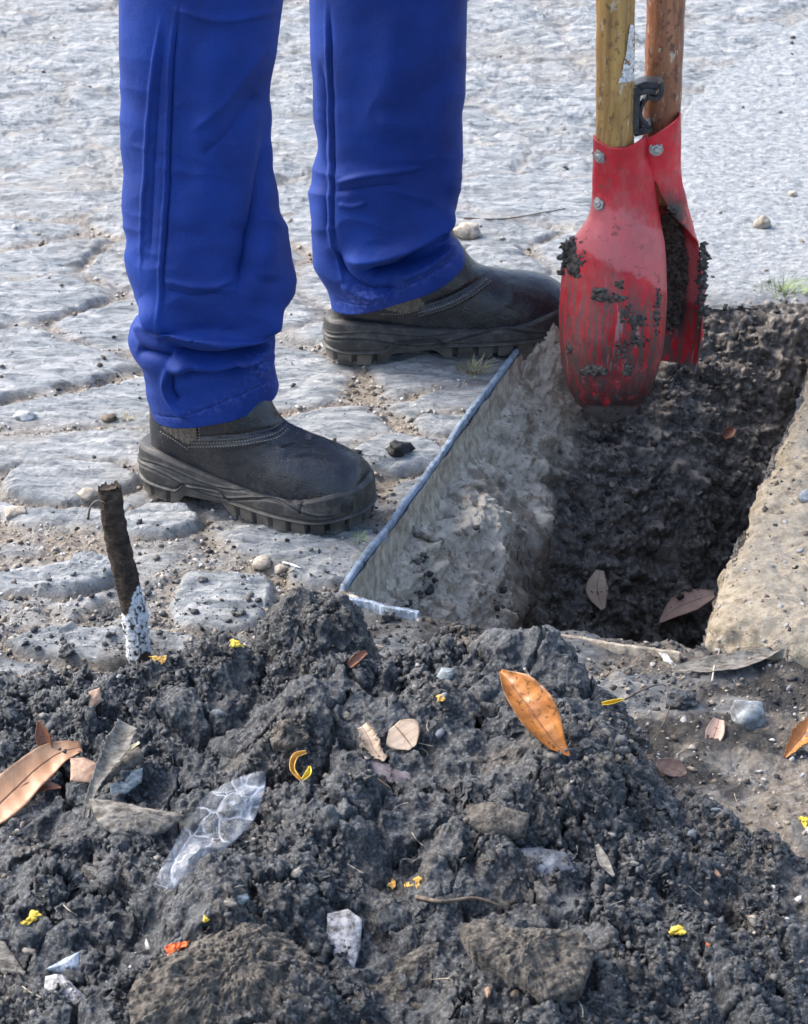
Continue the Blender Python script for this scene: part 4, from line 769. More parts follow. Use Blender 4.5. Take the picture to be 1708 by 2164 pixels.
for k in range(250):                          # the clods hanging on the left shoulder and on the right edge of the blades
    if k < 150: u, v, y_ = random.gauss(1201, 8), min(600, max(512, random.gauss(548, 24))), YD - .004
    else: u, v, y_ = random.gauss(1485, 4), min(700, max(515, random.gauss(595, 45))), YD + .03
    if k < 150: u = max(1184, u - (v - 545) * .1)
    pts_.append(tuple(PY(u, v, y_ + random.uniform(-.012, .012)))); sz.append(random.uniform(.0018, .0052))
o = crumbs('mud', np.array(pts_), np.array(sz), M['mudm'], 1); remesh(o); adopt(o, bb); o['kind'] = 'stuff'
o = mudblob([(1422, 565, 34, 95, 700, .0042), (1415, 480, 20, 46, 200, .0034), (1418, 665, 26, 34, 160, .0032)], bB, M['mudc'], bb, 'packed_soil')
if o: adopt(o, bb); o['kind'] = 'stuff'
print('digger')

# ================================================================== STEEL FRAME and KERB round the hole
fr = empty('steel_frame', tuple(hA)); tag(fr, 'thin blue painted steel frame edging the left side of the dug hole', 'frame')
def rail(name, pa, pb, w_, hgt, mat, z0=0.006, n=160, inset=0.0):
    a, b = Vector(pa), Vector(pb); d = (b - a); L_ = d.length; d.normalize(); s = Vector((d.y, -d.x, 0)).normalized(); V = []
    prof = [(-w_ / 2, -0.03), (-w_ / 2, hgt * 0.7), (-w_ * .3, hgt), (w_ * .3, hgt), (w_ / 2, hgt * 0.7), (w_ / 2, -0.03)]
    for i in range(n):
        p = a + d * (L_ * i / (n - 1)); jx = 0.0022 * float(vnoise(np.array([i * .06]), np.array([3.3]), s=2)[0]); jr = 0.0008 * random.uniform(-1, 1)
        for x_, z_ in prof: V.append(p + s * (x_ + jx + inset + (jr if z_ > 0 else 0)) + Vector((0, 0, z_ + z0 + 0.0006 * random.uniform(-1, 1))))
    k = len(prof); F = [tuple(f) for f in grid_faces(n, k)] + [tuple(range(k)), tuple((n - 1) * k + q for q in reversed(range(k)))]
    return mk(name, [tuple(v) for v in V], F, mat, fr)
rail('side_rail', hA, hB + (hB - hA) * 0.02, 0.0068, 0.004, M['rail'])
rail('end_rail', P(738, 1276), P(886, 1308), 0.006, 0.003, M['rail'], 0.007, 60)
rail('end_edge', P(1120, 1333, 0.004), P(1440, 1380, 0.004), 0.005, 0.002, M['plate'], -0.001, 60)
# dirt-caked plate hanging below the side rail
d = (hB - hA); L_ = d.length; dn = d.normalized(); sn = Vector((dn.y, -dn.x, 0)); V = []; nx, nz = 260, 60
for i in range(nx):
    t = i / (nx - 1); dep = 0.085 - 0.02 * t + 0.012 * float(fbm(np.array([t * 9]), np.array([1.1]), s=4)[0])
    for j in range(nz):
        q = j / (nz - 1); p = hA + dn * (L_ * t) + sn * (0.007 + 0.018 * q * q + 0.003 * float(fbm(np.array([t * 25]), np.array([q * 3.0]), s=5)[0])); V.append((p.x, p.y, 0.004 - dep * q))
mk('side_plate', V, grid_faces(nx, nz), M['plate'], fr)
# sandy mortar kerb along the right side
a, b = Vector((hF.x, hF.y, 0)), Vector((hE.x, hE.y, 0)); d = (b - a); L_ = d.length + 0.35; d.normalize(); s = Vector((d.y, -d.x, 0)); nx, nr_ = 520, 150
prof = np.array([(0.050, -0.20), (0.030, -0.12), (0.010, -0.05), (0.002, -0.012), (0.004, 0.012), (0.018, 0.028), (0.05, 0.034), (0.12, 0.034), (0.20, 0.026), (0.30, 0.008), (0.36, -0.03)]); sp_ = np.r_[0, np.cumsum(np.hypot(*np.diff(prof, axis=0).T))]
tp = np.linspace(0, sp_[-1], nr_); px_, pz_ = spl(sp_, prof[:, 0], tp), spl(sp_, prof[:, 1], tp)
T, Q = np.meshgrid(np.linspace(0, 1, nx), np.arange(nr_), indexing='ij'); al = T.ravel() * L_; k_ = Q.ravel(); ee = np.sqrt(np.clip(1 - (1 - np.clip(al / 0.045, 0, 1)) ** 2, 0, 1))
zz = pz_[k_]; zz = np.where(zz > -0.02, -0.02 + (zz + 0.02) * ee, zz * (0.35 + 0.65 * ee)); xx = px_[k_] + 0.012 * (1 - ee) * (px_[k_] < .1)
V = np.array(a)[None] + np.array(d)[None] * al[:, None] + np.array(s)[None] * xx[:, None]; V[:, 2] = zz
V[:, :2] += (fbm(al * 14, al * 0 + 2, s=14, o=3) * 0.010)[:, None] * np.array([s.x, s.y])[None] * (px_[k_] < .2)[:, None]
N_ = gnormals(V, nx, nr_); N_ *= np.sign((N_ * (np.array([0, 0, 1.0]) - 0.4 * np.array(s))[None]).sum(1, keepdims=True) + 1e-9)
V = V + N_ * (0.011 * fbm(V[:, 0] * 20, V[:, 1] * 20, V[:, 2] * 20, s=15, o=5) + 0.007 * fbm(V[:, 0] * 80, V[:, 1] * 80, V[:, 2] * 80, s=16, o=4))[:, None]
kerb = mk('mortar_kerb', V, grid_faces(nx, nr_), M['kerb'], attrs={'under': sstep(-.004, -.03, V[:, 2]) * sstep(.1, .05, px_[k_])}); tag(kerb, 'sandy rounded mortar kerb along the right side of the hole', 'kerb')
kerb_bvh = BVHTree.FromPolygons([Vector(v) for v in V.tolist()], grid_faces(nx, nr_).tolist())
ii = RNG.integers(0, len(PITF), 60000); pc = PITV[PITF[ii, 0]]; _, pin, _, _, pdl = pit_fn(pc[:, 0], pc[:, 1]); cc_ = fbm(pc[:, 0] * 14, pc[:, 1] * 14, pc[:, 2] * 14, s=131, o=3)
okp = (pin > -0.03) & (pdl > 0.03) & (cc_ > -0.1 + 0.35 * (pdl < 0.12)); pc = pc[okp][:11000]; ps = sizes_pl(len(pc), 0.0007, 0.006, 4.0)
tag(crumbs('pit_crumbs', pc + np.array([0, -.3, .5]) * ps[:, None], ps, M['pitc'], 1), 'grey clods and crumbs clinging to the walls of the hole', 'soil crumbs', kind='stuff')
kk = RNG.integers(0, len(V), 3800); kk = kk[(V[kk, 2] > 0.005)]; ks = sizes_pl(len(kk), .0007, .0042, 2.4)
tag(crumbs('kerb_grit', V[kk], ks, M['grit'], 1), 'sand grains and grit loose on the mortar kerb', 'grit', kind='stuff')
ALL = (heap_bvh, pit_bvh, pave_bvh, kerb_bvh)
print('frame, kerb')

# ================================================================== SMALL THINGS
def plane_at(u, v, tilt=0.5, lift=0.002, nrm=None, only=None):
    p, n, _ = hit(u, v, only or ALL); tc = (CAM - p).normalized()
    if nrm: n = Vector(nrm).normalized()
    else: n = (Vector((0, 0, 1)) * (1 - tilt) + tc * tilt).normalized()
    return p + n * lift, n
def onplane(u, v, p, n):
    d = ray(u, v); return CAM + d * ((p - CAM).dot(n) / d.dot(n))
def clear(V, bvs, margin=0.0015, frac=0.75):
    ds = []
    for q in V[::(3 if len(V) < 2000 else 17)]:
        d = (Vector(q) - CAM); L__ = d.length; d.normalize()
        for b in bvs:
            r = b.ray_cast(CAM, d, 20)
            if r[0] is not None: ds.append(L__ - r[3] + margin); break
    if not ds: return V
    sft = float(np.quantile(ds, frac)); c = np.array(CAM); 
    if sft <= 0: return V
    dirs = V - c; dirs /= np.linalg.norm(dirs, axis=1, keepdims=True); return V - dirs * sft
def leaf(mid, widths, mat, label, cat='leaf', name='leaf', curl=0.006, bend=0.0, tilt=0.45, nrm=None, only=None, lift=0.003, wav=0.0006, group=None, asym=(1, 1), notchy=0.0):
    p, n = plane_at(*mid[len(mid) // 2], tilt, lift, nrm, only); nu, nv = 46, 15
    c = curve_px(mid, nu); tg = np.gradient(c, axis=0); tg /= np.linalg.norm(tg, axis=1, keepdims=True); nn = np.stack([-tg[:, 1], tg[:, 0]], 1); wt = spl(np.linspace(0, 1, len(widths)), widths, np.linspace(0, 1, nu)); V = []; uv = []; wav = wav * min(1, np.hypot(*(c[-1] - c[0])) / 260) ** 1.5
    sd_ = random.random() * 50
    for i in range(nu):
        for j in range(nv):
            s_ = 2 * j / (nv - 1) - 1; ww = max(wt[i], 0.3) * (asym[0] if s_ < 0 else asym[1]) * (1 + notchy * math.sin(i * 2.3 + 4 * math.sin(i * .7)))
            q = c[i] + nn[i] * ww * s_; b = onplane(q[0], q[1], p, n)
            hgt = curl * (s_ * s_) * min(1, ww / max(widths)) + bend * math.sin(math.pi * i / (nu - 1)) + wav * math.sin(i * .5 + s_ * 2 + sd_) + 0.5 * wav * math.sin(i * 1.3 + s_ * 2 + sd_)
            V.append(tuple(b + n * hgt)); uv.append((i / (nu - 1), s_))
    V = clear(np.array(V), only or ALL, 0.0035, 0.95)
    o = mk(name, V, grid_faces(nu, nv), mat, uv=np.array(uv)); solid(o, 0.0006, 0); tag(o, label, cat, group); return o
def flake(outline, mat, label, cat, name, thick=0.003, tilt=0.5, nrm=None, lift=0.002, rough=0.0015, dome=0.002, only=None, group=None, frac=0.6, jag=1.5, rfreq=60, ridged=False):
    oc = np.array(outline, float); ctr = oc.mean(0); p, n = plane_at(ctr[0], ctr[1], tilt, lift, nrm, only); n_ = np.array(n); c_ = np.array(CAM)
    cl = np.r_[oc, oc[:1]]; L__ = np.r_[0, np.cumsum(np.hypot(*np.diff(cl, axis=0).T))]; m_ = int(min(420, max(60, L__[-1] / 3))); K = int(min(60, max(9, L__[-1] / 24))); t = np.linspace(0, L__[-1], m_, endpoint=False)
    per = np.stack([np.interp(t, L__, cl[:, 0]), np.interp(t, L__, cl[:, 1])], 1); sd_ = random.randint(0, 99); ky = t / 12
    per += jag * np.stack([fbm(ky, np.zeros(m_) + .5, s=sd_, o=3), fbm(ky, np.ones(m_) * 3.5, s=sd_ + 1, o=3)], 1)
    f = np.concatenate([[0.02], (np.arange(1, K + 1)) / K, [0.985]])[:, None, None]; q = (ctr + (per - ctr)[None] * f).reshape(-1, 2)
    d = np.array(FW)[None] + np.outer((q[:, 0] - 854) / F_PX, [1, 0, 0]) + np.outer((1081.5 - q[:, 1]) / F_PX, np.array(UP))
    B = c_ + d * (((np.array(p) - c_) @ n_) / (d @ n_))[:, None]; nz = fbm(B[:, 0] * rfreq, B[:, 1] * rfreq, B[:, 2] * rfreq, s=sd_, o=6, g=.72)
    if ridged: nz = 0.6 - np.abs(fbm(B[:, 0] * rfreq + 3, B[:, 1] * rfreq, B[:, 2] * rfreq * 1.5, s=sd_, o=3, g=.45)) * 2.6
    ff = np.repeat(f.ravel(), m_); h = dome * (1 - ff ** 2.5) + rough * nz; h[-m_:] = -thick; V = B + n_ * h[:, None]
    V = clear(V, only or ALL, 0.001, frac); top = len(V) - m_; F = [tuple(x_) for x_ in grid_faces(K + 2, m_, False, True).tolist()] + [tuple(range(m_))[::-1], tuple(top + k for k in range(m_))]
    o = mk(name, V, F, mat, smooth=True); tag(o, label, cat, group); return o
H = (heap_bvh,)
# --- big leaves
leaf([(1058, 1418), (1085, 1455), (1118, 1500), (1150, 1545), (1180, 1580), (1205, 1598)], [4, 31, 42, 43, 28, 3], M['leaf_o'], 'long orange dead leaf, rusty spotted, lying on the crest of the heap', curl=0.017, wav=.0008, bend=0.006, tilt=0.6, only=H, asym=(1.0, .85))
tube('x', [PY(0, 0, 0)] * 2, [0.001] * 2, M['leaf_o']) if False else None
leaf([(-40, 1735), (20, 1680), (75, 1628), (125, 1592), (172, 1578)], [30, 42, 38, 30, 10], M['leaf_t'], 'broad tan dead leaf with a dark midrib at the left edge of the picture', curl=0.005, tilt=0.55, only=H)
leaf([(28, 1690), (60, 1672), (95, 1662), (130, 1664)], [8, 14, 12, 2], M['leaf_r'], 'narrow reddish brown leaf tucked under the broad tan leaf', curl=0.004, tilt=0.5, only=H)
leaf([(82, 1523), (92, 1555), (104, 1588)], [3, 16, 9], M['leaf_r'], 'small pointed reddish leaf standing above the broad tan leaf', tilt=0.8, only=H, nrm=(0, -1, .4))
flake([(149, 1602), (178, 1600), (205, 1612), (204, 1655), (168, 1652), (149, 1650)], M['frag'], 'broken pale brown leaf end just right of the broad tan leaf', 'leaf', 'leaf_fragment', 0.0008, 0.5, only=H, rough=.0008)
leaf([(834, 1532), (848, 1548), (862, 1566), (872, 1580)], [16, 40, 34, 10], M['leaf_p'], 'triangular pale tan leaf piece resting in the middle of the heap', curl=0.002, tilt=0.7, only=H)
leaf([(765, 1535), (780, 1560), (795, 1590), (815, 1605)], [14, 17, 14, 8], M['leaf_p'], 'crumpled tan leaf left of the triangular leaf piece', curl=0.006, tilt=0.7, only=H, notchy=.18)
leaf([(738, 1408), (755, 1392), (775, 1378)], [7, 9, 4], M['leaf_r'], 'little curled rusty leaf in front of the round soil lump', curl=0.004, tilt=0.7, only=H)
flake([(782, 1378), (796, 1360), (812, 1366), (805, 1376)], M['frag_p'], 'tiny cream leaf chip above the curled rusty leaf', 'leaf', 'leaf_fragment', 0.0008, 0.7, only=H, jag=.8)
flake([(186, 1462), (212, 1452), (216, 1480), (195, 1500), (186, 1496)], M['frag'], 'small upright brown leaf strip on the left part of the heap', 'leaf', 'leaf_fragment', 0.0008, 0.8, only=H, jag=.8)
leaf([(1660, 1600), (1680, 1575), (1700, 1550), (1712, 1520)], [4, 15, 20, 8], M['leaf_o'], 'curled orange leaf on the pale ground at the right edge', curl=0.008, tilt=0.5, notchy=.15)
leaf([(1500, 1578), (1512, 1548), (1520, 1520)], [12, 20, 12], M['leaf_k'], 'short pinkish leaf below the grey stone right of the heap', curl=0.003, tilt=0.5)
leaf([(1388, 1612), (1415, 1622), (1442, 1636), (1444, 1640)], [8, 17, 18, 10], M['leaf_d'], 'dark brown leaf half buried on the right slope of the heap', curl=0.003, tilt=0.6)
flake([(1388, 1622), (1402, 1626), (1412, 1642), (1400, 1640)], M['frag_p'], 'cream chip in front of the dark brown half buried leaf', 'leaf', 'leaf_fragment', 0.001, 0.6, jag=.8)
leaf([(1210, 2030), (1212, 2005), (1228, 1998), (1255, 2012)], [9, 10, 8, 4], M['leaf_o'], 'small bent orange leaf near the bottom right', curl=0.005, tilt=0.6, only=H)
leaf([(1262, 1785), (1275, 1818), (1298, 1852)], [4, 11, 3], M['bark_scrap'], 'narrow grey olive leaf on the right slope of the heap', curl=0.002, tilt=0.6, only=H)
leaf([(1395, 1314), (1430, 1285), (1470, 1268), (1510, 1255)], [3, 20, 22, 8], M['leaf_k'], 'brown dead leaf lying deep in the hole near its right wall', curl=0.004, tilt=0.5)
leaf([(1275, 1288), (1262, 1245), (1268, 1205)], [5, 24, 9], M['leaf_p'], 'pale tan leaf standing upright at the bottom of the hole', curl=0.004, tilt=0.8)
leaf([(1530, 925), (1545, 912), (1552, 905)], [5, 11, 6], M['leaf_r'], 'small rusty leaf stuck in the far wall of the hole', tilt=0.8)
leaf([(1420, 1415), (1500, 1408), (1580, 1395), (1655, 1368)], [5, 16, 17, 5], M['bark_scrap'], 'long grey tan leaf on the ground below the mortar kerb', curl=0.004, tilt=0.2)
leaf([(1085, 1500), (1078, 1490), (1068, 1478)], [3, 6, 2], M['leaf_d'], 'tiny dark leaf beside the long orange leaf', tilt=.6, only=H)
# --- plastic, shards
pl = flake([(322, 1868), (350, 1815), (385, 1750), (425, 1690), (475, 1655), (535, 1632), (564, 1628), (560, 1670), (540, 1730), (500, 1775), (455, 1815), (400, 1850), (365, 1882)], M['plastic'], 'crumpled clear plastic scrap lying on the front of the heap', 'plastic scrap', 'plastic_scrap', 0.001, 0.75, only=H, rough=0.009, dome=0.003, frac=0.97, rfreq=19, ridged=True)
sh = empty('bark_strip', hit(250, 1700, H)[0]); tag(sh, 'twisted grey strip of bark with a yellow inner edge left of the plastic scrap', 'bark')
o = leaf([(270, 1530), (245, 1580), (215, 1630), (192, 1680), (180, 1730)], [24, 26, 15, 9, 6], M['bark_scrap'], None, None, 'outer_strip', curl=0.004, tilt=.8, only=H, notchy=.12); adopt(o, sh)
o = leaf([(300, 1588), (262, 1610), (225, 1640), (205, 1672)], [18, 16, 10, 5], M['chunk'], None, None, 'inner_strip', curl=-.006, tilt=.6, only=H, notchy=.1, lift=.006); adopt(o, sh)
o = leaf([(295, 1568), (262, 1590), (228, 1625), (208, 1662)], [3, 5, 4, 2], M['amber'], None, None, 'yellow_edge', curl=0, tilt=.7, only=H, lift=.010); o.data.materials[0] = m_simple('straw_fibre', (.35, .29, .16), (.62, .55, .36), 90); adopt(o, sh)
flake([(188, 1688), (230, 1690), (300, 1705), (370, 1715), (392, 1722), (350, 1755), (300, 1768), (240, 1760), (205, 1735)], M['bark_scrap'], 'flat grey bark piece pointing at the plastic scrap', 'bark', 'bark_piece', 0.005, 0.55, only=H, rough=.004, dome=.006)
flake([(232, 1660), (270, 1630), (302, 1622), (300, 1650), (262, 1680), (235, 1682)], M['slate'], 'small blue green slate chip inside the curl of bark', 'stone chip', 'slate_chip', 0.004, 0.7, only=H)
sp_o = flake([(770, 1598), (800, 1606), (868, 1634), (872, 1648), (830, 1655), (782, 1640)], m_simple('dull_red_grey', (.09, .07, .07), (.26, .22, .22), 60, .4), 'flat reddish grey shard below the triangular leaf piece', 'shard', 'shard', 0.005, 0.7, only=H, rough=.001)
flake([(95, 2048), (128, 2030), (168, 2010), (172, 2048), (140, 2058)], M['shell'], 'pale blue ribbed shell fragment at the lower left', 'shell', 'shell_fragment', 0.002, 0.7, only=H, rough=.001, dome=.004)
flake([(95, 2062), (130, 2058), (170, 2095), (208, 2125), (200, 2148), (150, 2135), (95, 2110)], M['palechunk'], 'white crumbly lump below the pale blue shell fragment', 'mortar lump', 'mortar_lump', 0.015, 0.6, only=H, rough=.005, dome=.008, rfreq=120)
flake([(-20, 1985), (10, 1990), (50, 2050), (105, 2090), (90, 2110), (30, 2075), (-20, 2030)], M['bark_scrap'], 'pale bark slab entering at the bottom left edge', 'bark', 'bark_piece', 0.006, 0.6, only=H, rough=.003)
flake([(692, 1930), (735, 1920), (765, 1942), (762, 2000), (745, 2062), (712, 2068), (690, 2000)], M['palechunk'], 'upright whitish stained chip low in the middle of the heap', 'chip', 'chip', 0.006, 0.8, only=H, rough=.002, dome=.003)
flake([(755, 2080), (800, 2050), (880, 2005), (930, 1990), (915, 2060), (905, 2180), (730, 2180), (735, 2120)], M['chunk'], 'flat brown earthy slab at the bottom centre edge', 'earth slab', 'earth_slab', 0.02, 0.6, only=H, rough=.007, dome=.003, rfreq=50, jag=3, frac=.4)
flake([(270, 2100), (330, 2030), (420, 1985), (520, 1950), (600, 1960), (680, 2040), (700, 2140), (650, 2180), (280, 2180)], M['chunk'], 'large rough earthy chunk at the bottom left of centre', 'earth chunk', 'earth_chunk', 0.05, 0.45, only=H, rough=.022, dome=.022, rfreq=30, jag=6, frac=.4)
flake([(970, 1955), (1010, 1940), (1090, 1960), (1235, 1965), (1260, 2000), (1230, 2090), (1150, 2110), (1080, 2060), (1000, 2010)], M['chunk'], 'brown grey clay chunk right of the flat earthy slab', 'clay chunk', 'clay_chunk', 0.03, 0.5, only=H, rough=.016, dome=.010, rfreq=32, jag=5, frac=.4)
flake([(570, 1545), (600, 1515), (640, 1520), (655, 1560), (610, 1580), (575, 1575)], M['chunk'], 'knobbly brown grey lump above the curled yellow leaf', 'clay lump', 'clay_lump', 0.012, 0.5, only=H, rough=.014, dome=.006, frac=.4)
flake([(985, 1700), (1040, 1695), (1120, 1720), (1110, 1760), (1040, 1765), (990, 1740)], M['chunk'], 'smooth grey clay piece on the right front of the heap', 'clay piece', 'clay_piece', 0.012, 0.5, only=H, rough=.004, dome=.008)
flake([(490, 1895), (520, 1882), (528, 1898), (510, 1915), (492, 1912)], M['slate'], 'tiny blue slate chip beneath the plastic scrap', 'stone chip', 'slate_chip', 0.002, 0.7, only=H)
flake([(1075, 1795), (1140, 1790), (1195, 1800), (1215, 1835), (1150, 1850), (1090, 1835)], M['greystone2'], 'flat bluish stone sunk into the right slope of the heap', 'stone', 'flat_stone', 0.01, 0.5, only=H, rough=.004, dome=.004)
# --- petals
def petal(u, v, w_, h_, mat, label, cat='petal', ang=0.0, only=None):
    a = math.radians(ang); pts_ = []
    for k in range(9):
        t = 2 * math.pi * k / 9; r = 0.5 * (1 + 0.35 * math.sin(3 * t + u) + .2 * math.sin(5 * t + v)); x_, y_ = r * w_ * math.cos(t), r * h_ * math.sin(t); pts_.append((u + x_ * math.cos(a) - y_ * math.sin(a), v + x_ * math.sin(a) + y_ * math.cos(a)))
    return flake(pts_, mat, label, cat, 'petal', 0.0008, 0.6, lift=.003, rough=.006, dome=.001, jag=5, frac=.8, rfreq=110, only=only)
petal(498, 1360, 28, 16, M['yellow'], 'bright yellow petal on the ground left of the round soil lump', ang=25)
petal(68, 1938, 46, 20, M['yellow'], 'yellow petal at the left edge low on the heap', ang=-30); petal(434, 1942, 14, 18, M['yellow'], 'tiny yellow petal above the orange scrap')
petal(395, 2160, 46, 16, M['yellow'], 'yellow petal cut by the bottom edge of the picture'); petal(1432, 1967, 48, 22, M['yellow'], 'yellow petal on the lower right slope of the heap', ang=-12)
petal(372, 2002, 56, 26, M['orange'], 'bright orange scrap on top of the rough earthy chunk', 'orange scrap', -25)
petal(1700, 1735, 26, 26, M['yellow'], 'pale yellow petal at the right edge of the picture'); petal(336, 1393, 34, 20, M['amber'], 'salmon coloured chip at the foot of the upright stick', 'chip')
petal(883, 1862, 18, 26, M['amber'], 'rightmost of three amber flecks in the middle of the heap', 'fleck'); petal(862, 1868, 18, 14, M['amber'], 'middle one of three amber flecks in the heap', 'fleck'); petal(828, 1868, 16, 18, M['amber'], 'leftmost of three amber flecks in the heap', 'fleck')
petal(930, 1476, 20, 16, M['amber'], 'small orange bit left of the long orange leaf', 'leaf bit', -30); petal(1498, 2160 - 165, 8, 8, M['orange'], 'tiny orange fleck right of the yellow petal', 'fleck')
leaf([(648, 1590), (625, 1600), (618, 1625), (636, 1650)], [3, 6, 5, 3], M['amber'], 'curled yellow leaf sliver above the plastic scrap', tilt=.7, only=H, lift=.005); leaf([(640, 1648), (652, 1636), (655, 1620)], [3, 6, 2], M['yellow'], 'yellow tip beside the curled yellow leaf sliver', tilt=.7, only=H, lift=.005)
leaf([(1272, 1490), (1290, 1488), (1320, 1478)], [3, 4, 1], M['yellow'], 'thin yellow blade on the right back of the heap', tilt=.6, lift=.006)
def px_tube(name, pts_px, r, mat, label, cat, lift=0.004, only=None, group=None, r1=None):
    c = curve_px(pts_px, 22); pts_ = []
    for u, v in c: p, n, _ = hit(u, v, only or ALL); pts_.append(p + (CAM - p).normalized() * lift)
    for k in range(2): pts_ = [pts_[0]] + [(pts_[i - 1] + pts_[i] * 2 + pts_[i + 1]) / 4 for i in range(1, 21)] + [pts_[-1]]
    r1 = r1 or r * .6; o = tube(name, [tuple(p) for p in pts_], [r + (r1 - r) * i / 21 for i in range(22)], mat, n=8); tag(o, label, cat, group); return o
M['twig'] = m_simple('brown_twig', (.045, .033, .024), (.15, .12, .09), 120, .8)
M['paletwig'] = m_simple('pale_twig', (.28, .24, .18), (.5, .45, .36), 120, .7)
px_tube('twig', [(1320, 1478), (1370, 1452), (1410, 1445), (1418, 1480), (1410, 1515), (1380, 1560), (1360, 1600)], .0011, M['twig'], 'thin dark root arching over the ground right of the heap', 'root', .012)
px_tube('twig', [(1505, 1440), (1512, 1400), (1522, 1372)], .0012, M['paletwig'], 'short straw standing up below the mortar kerb', 'straw', .01)
px_tube('twig', [(1108, 1412), (1118, 1428), (1130, 1448)], .0016, M['paletwig'], 'pale straw poking out behind the long orange leaf', 'straw', .004)
px_tube('twig', [(870, 1118), (900, 1135), (935, 1142)], .006, M['bark_scrap'], 'stub of root poking from the clay under the steel frame', 'root stub', .006)
px_tube('twig', [(598, 1188), (618, 1193), (636, 1200)], .0018, M['white'], 'white stick on the sand between the near boot and the heap', 'stick', .002)
px_tube('twig', [(592, 1215), (608, 1210), (622, 1202)], .0014, M['paletwig'], 'tan twig beside the white stick', 'twig', .002)
px_tube('twig', [(1130, 2070), (1150, 2075), (1165, 2088)], .0010, M['paletwig'], 'short pale stem at the bottom right of the clay chunk', 'stem', .003)
px_tube('twig', [(880, 1895), (930, 1905), (1010, 1898), (1060, 1915)], .0022, M['twig'], 'dark root lying across the middle of the heap', 'root', .003)
px_tube('twig', [(980, 460), (1060, 462), (1150, 448), (1195, 440)], .0012, M['twig'], 'long thin twig on the paving behind the far boot', 'twig', .002)
for k in range(34):
    u, v = random.uniform(20, 1690), random.uniform(1420, 2150)
    if v < 1430 + max(0, (u - 1200)) * .8 or hit(u, v)[2] < 1: continue
    w_, h_, a0 = random.uniform(10, 26), random.uniform(5, 13), random.uniform(0, 3.1); pp = [(u + (w_ * math.cos(t) * math.cos(a0) - h_ * math.sin(t) * math.sin(a0)) * random.uniform(.6, 1.1), v + (w_ * math.cos(t) * math.sin(a0) + h_ * math.sin(t) * math.cos(a0)) * .8 * random.uniform(.6, 1.1)) for t in [i_ * .9 for i_ in range(7)]]
    flake(pp, random.choice([M['frag'], M['bark_scrap'], M['bark_scrap'], M['twig'], M['greystone2'], M['chunk']]), 'small brown or grey scrap of dead leaf or bark half sunk in the soil heap', 'litter scrap', 'litter_scrap', .0008, random.uniform(.3, .8), only=H, group='litter scraps in the soil heap', frac=random.uniform(.2, .6), rfreq=90)
rootg = 'hair roots in the heap'
for k in range(26):
    u, v = random.uniform(40, 1660), random.uniform(1500, 2120); a = random.uniform(0, 3.1); l = random.uniform(18, 50)
    if v < 1400 + max(0, (u - 1200)) * .75: continue
    px_tube('hair_root', [(u, v), (u + l * math.cos(a) * .5 + random.uniform(-6, 6), v + l * math.sin(a) * .5), (u + l * math.cos(a), v + l * math.sin(a))], .00045, M['paletwig'] if k % 3 else M['twig'], 'fine hair root sticking out of the soil heap', 'root', .004, group=rootg)
# --- pebbles and clods with a place of their own
def rock(u, v, w_, h_, mat, label, cat, name, sub=3, sq=0.6, group=None, yaw=0.0, nz=.22):
    p, n, dist = hit(u, v + h_ * .4, ALL); r = w_ * dist / F_PX / 2; bv_, bf = ICO[sub]; sd_ = random.randint(0, 999)
    f = 1 + nz * fbm(bv_[:, 0] * 1.6 + sd_, bv_[:, 1] * 1.6, bv_[:, 2] * 1.6, s=sd_, o=3) * 2; f = f[:, None]; hz = h_ * dist / F_PX / 2 * 1.05
    V = bv_ * f * np.array([r, r * 0.8, max(hz, r * sq * .6)]); c, s_ = math.cos(yaw), math.sin(yaw); V = np.stack([V[:, 0] * c - V[:, 1] * s_, V[:, 0] * s_ + V[:, 1] * c, V[:, 2]], 1) + np.array(p) + np.array([0, 0, max(hz, r * sq * .6) * .55])
    o = mk(name, V, bf, mat, smooth=sub > 2 and mat is not M['soil']); tag(o, label, cat, group); return o
rock(985, 485, 60, 34, M['pebble'], 'pale tan pebble on the paving behind the far trouser leg', 'pebble', 'pebble')
rock(1612, 466, 34, 30, M['pebble'], 'brown pebble standing on the smooth concrete at the right', 'pebble', 'pebble'); rock(1675, 408, 18, 12, M['pebble'], 'tiny pebble further back on the smooth concrete', 'pebble', 'pebble')
rock(186, 1040, 42, 24, M['pebble'], 'cream pebble just left of the upright stick', 'pebble', 'pebble')
flake([(8, 1074), (22, 1068), (54, 1069), (55, 1084), (12, 1092)], M['pebble'], 'small square brown chip at the left edge of the paving', 'chip', 'stone_chip', .008, .3)
rock(556, 1186, 40, 30, M['pebble'], 'cream pebble on the sand below the near boot', 'pebble', 'pebble'); rock(592, 1200, 26, 22, M['pebble'], 'smaller pebble beside the cream pebble below the near boot', 'pebble', 'pebble')
rock(848, 944, 46, 30, M['crumb'], 'black soil clod on the paving right of the near boot', 'clod', 'soil_clod', 3, nz=.5); rock(752, 955, 28, 12, M['crumb'], 'flat black soil bit above the toe of the near boot', 'clod', 'soil_clod', 3, nz=.4)
rock(1080 + 5, 930, 10, 10, M['crumb'], 'tiny clod at the lip of the steel frame', 'clod', 'soil_clod', 2) if False else None
rock(52, 876, 44, 20, M['greystone'], 'whitish grey stone on the paving at the far left', 'stone', 'small_stone'); rock(230, 880, 34, 16, M['twig'], 'brown clod in the paving joint left of the near boot', 'clod', 'soil_clod')
rock(1580, 1500, 70, 66, M['greystone'], 'pale rounded grey stone on the ground right of the heap', 'stone', 'grey_stone', 3, .9, nz=.3); rock(1440, 1470, 60, 44, M['soil'], 'dark soil clod in front of the pale rounded stone', 'clod', 'soil_clod', 3, nz=.4)
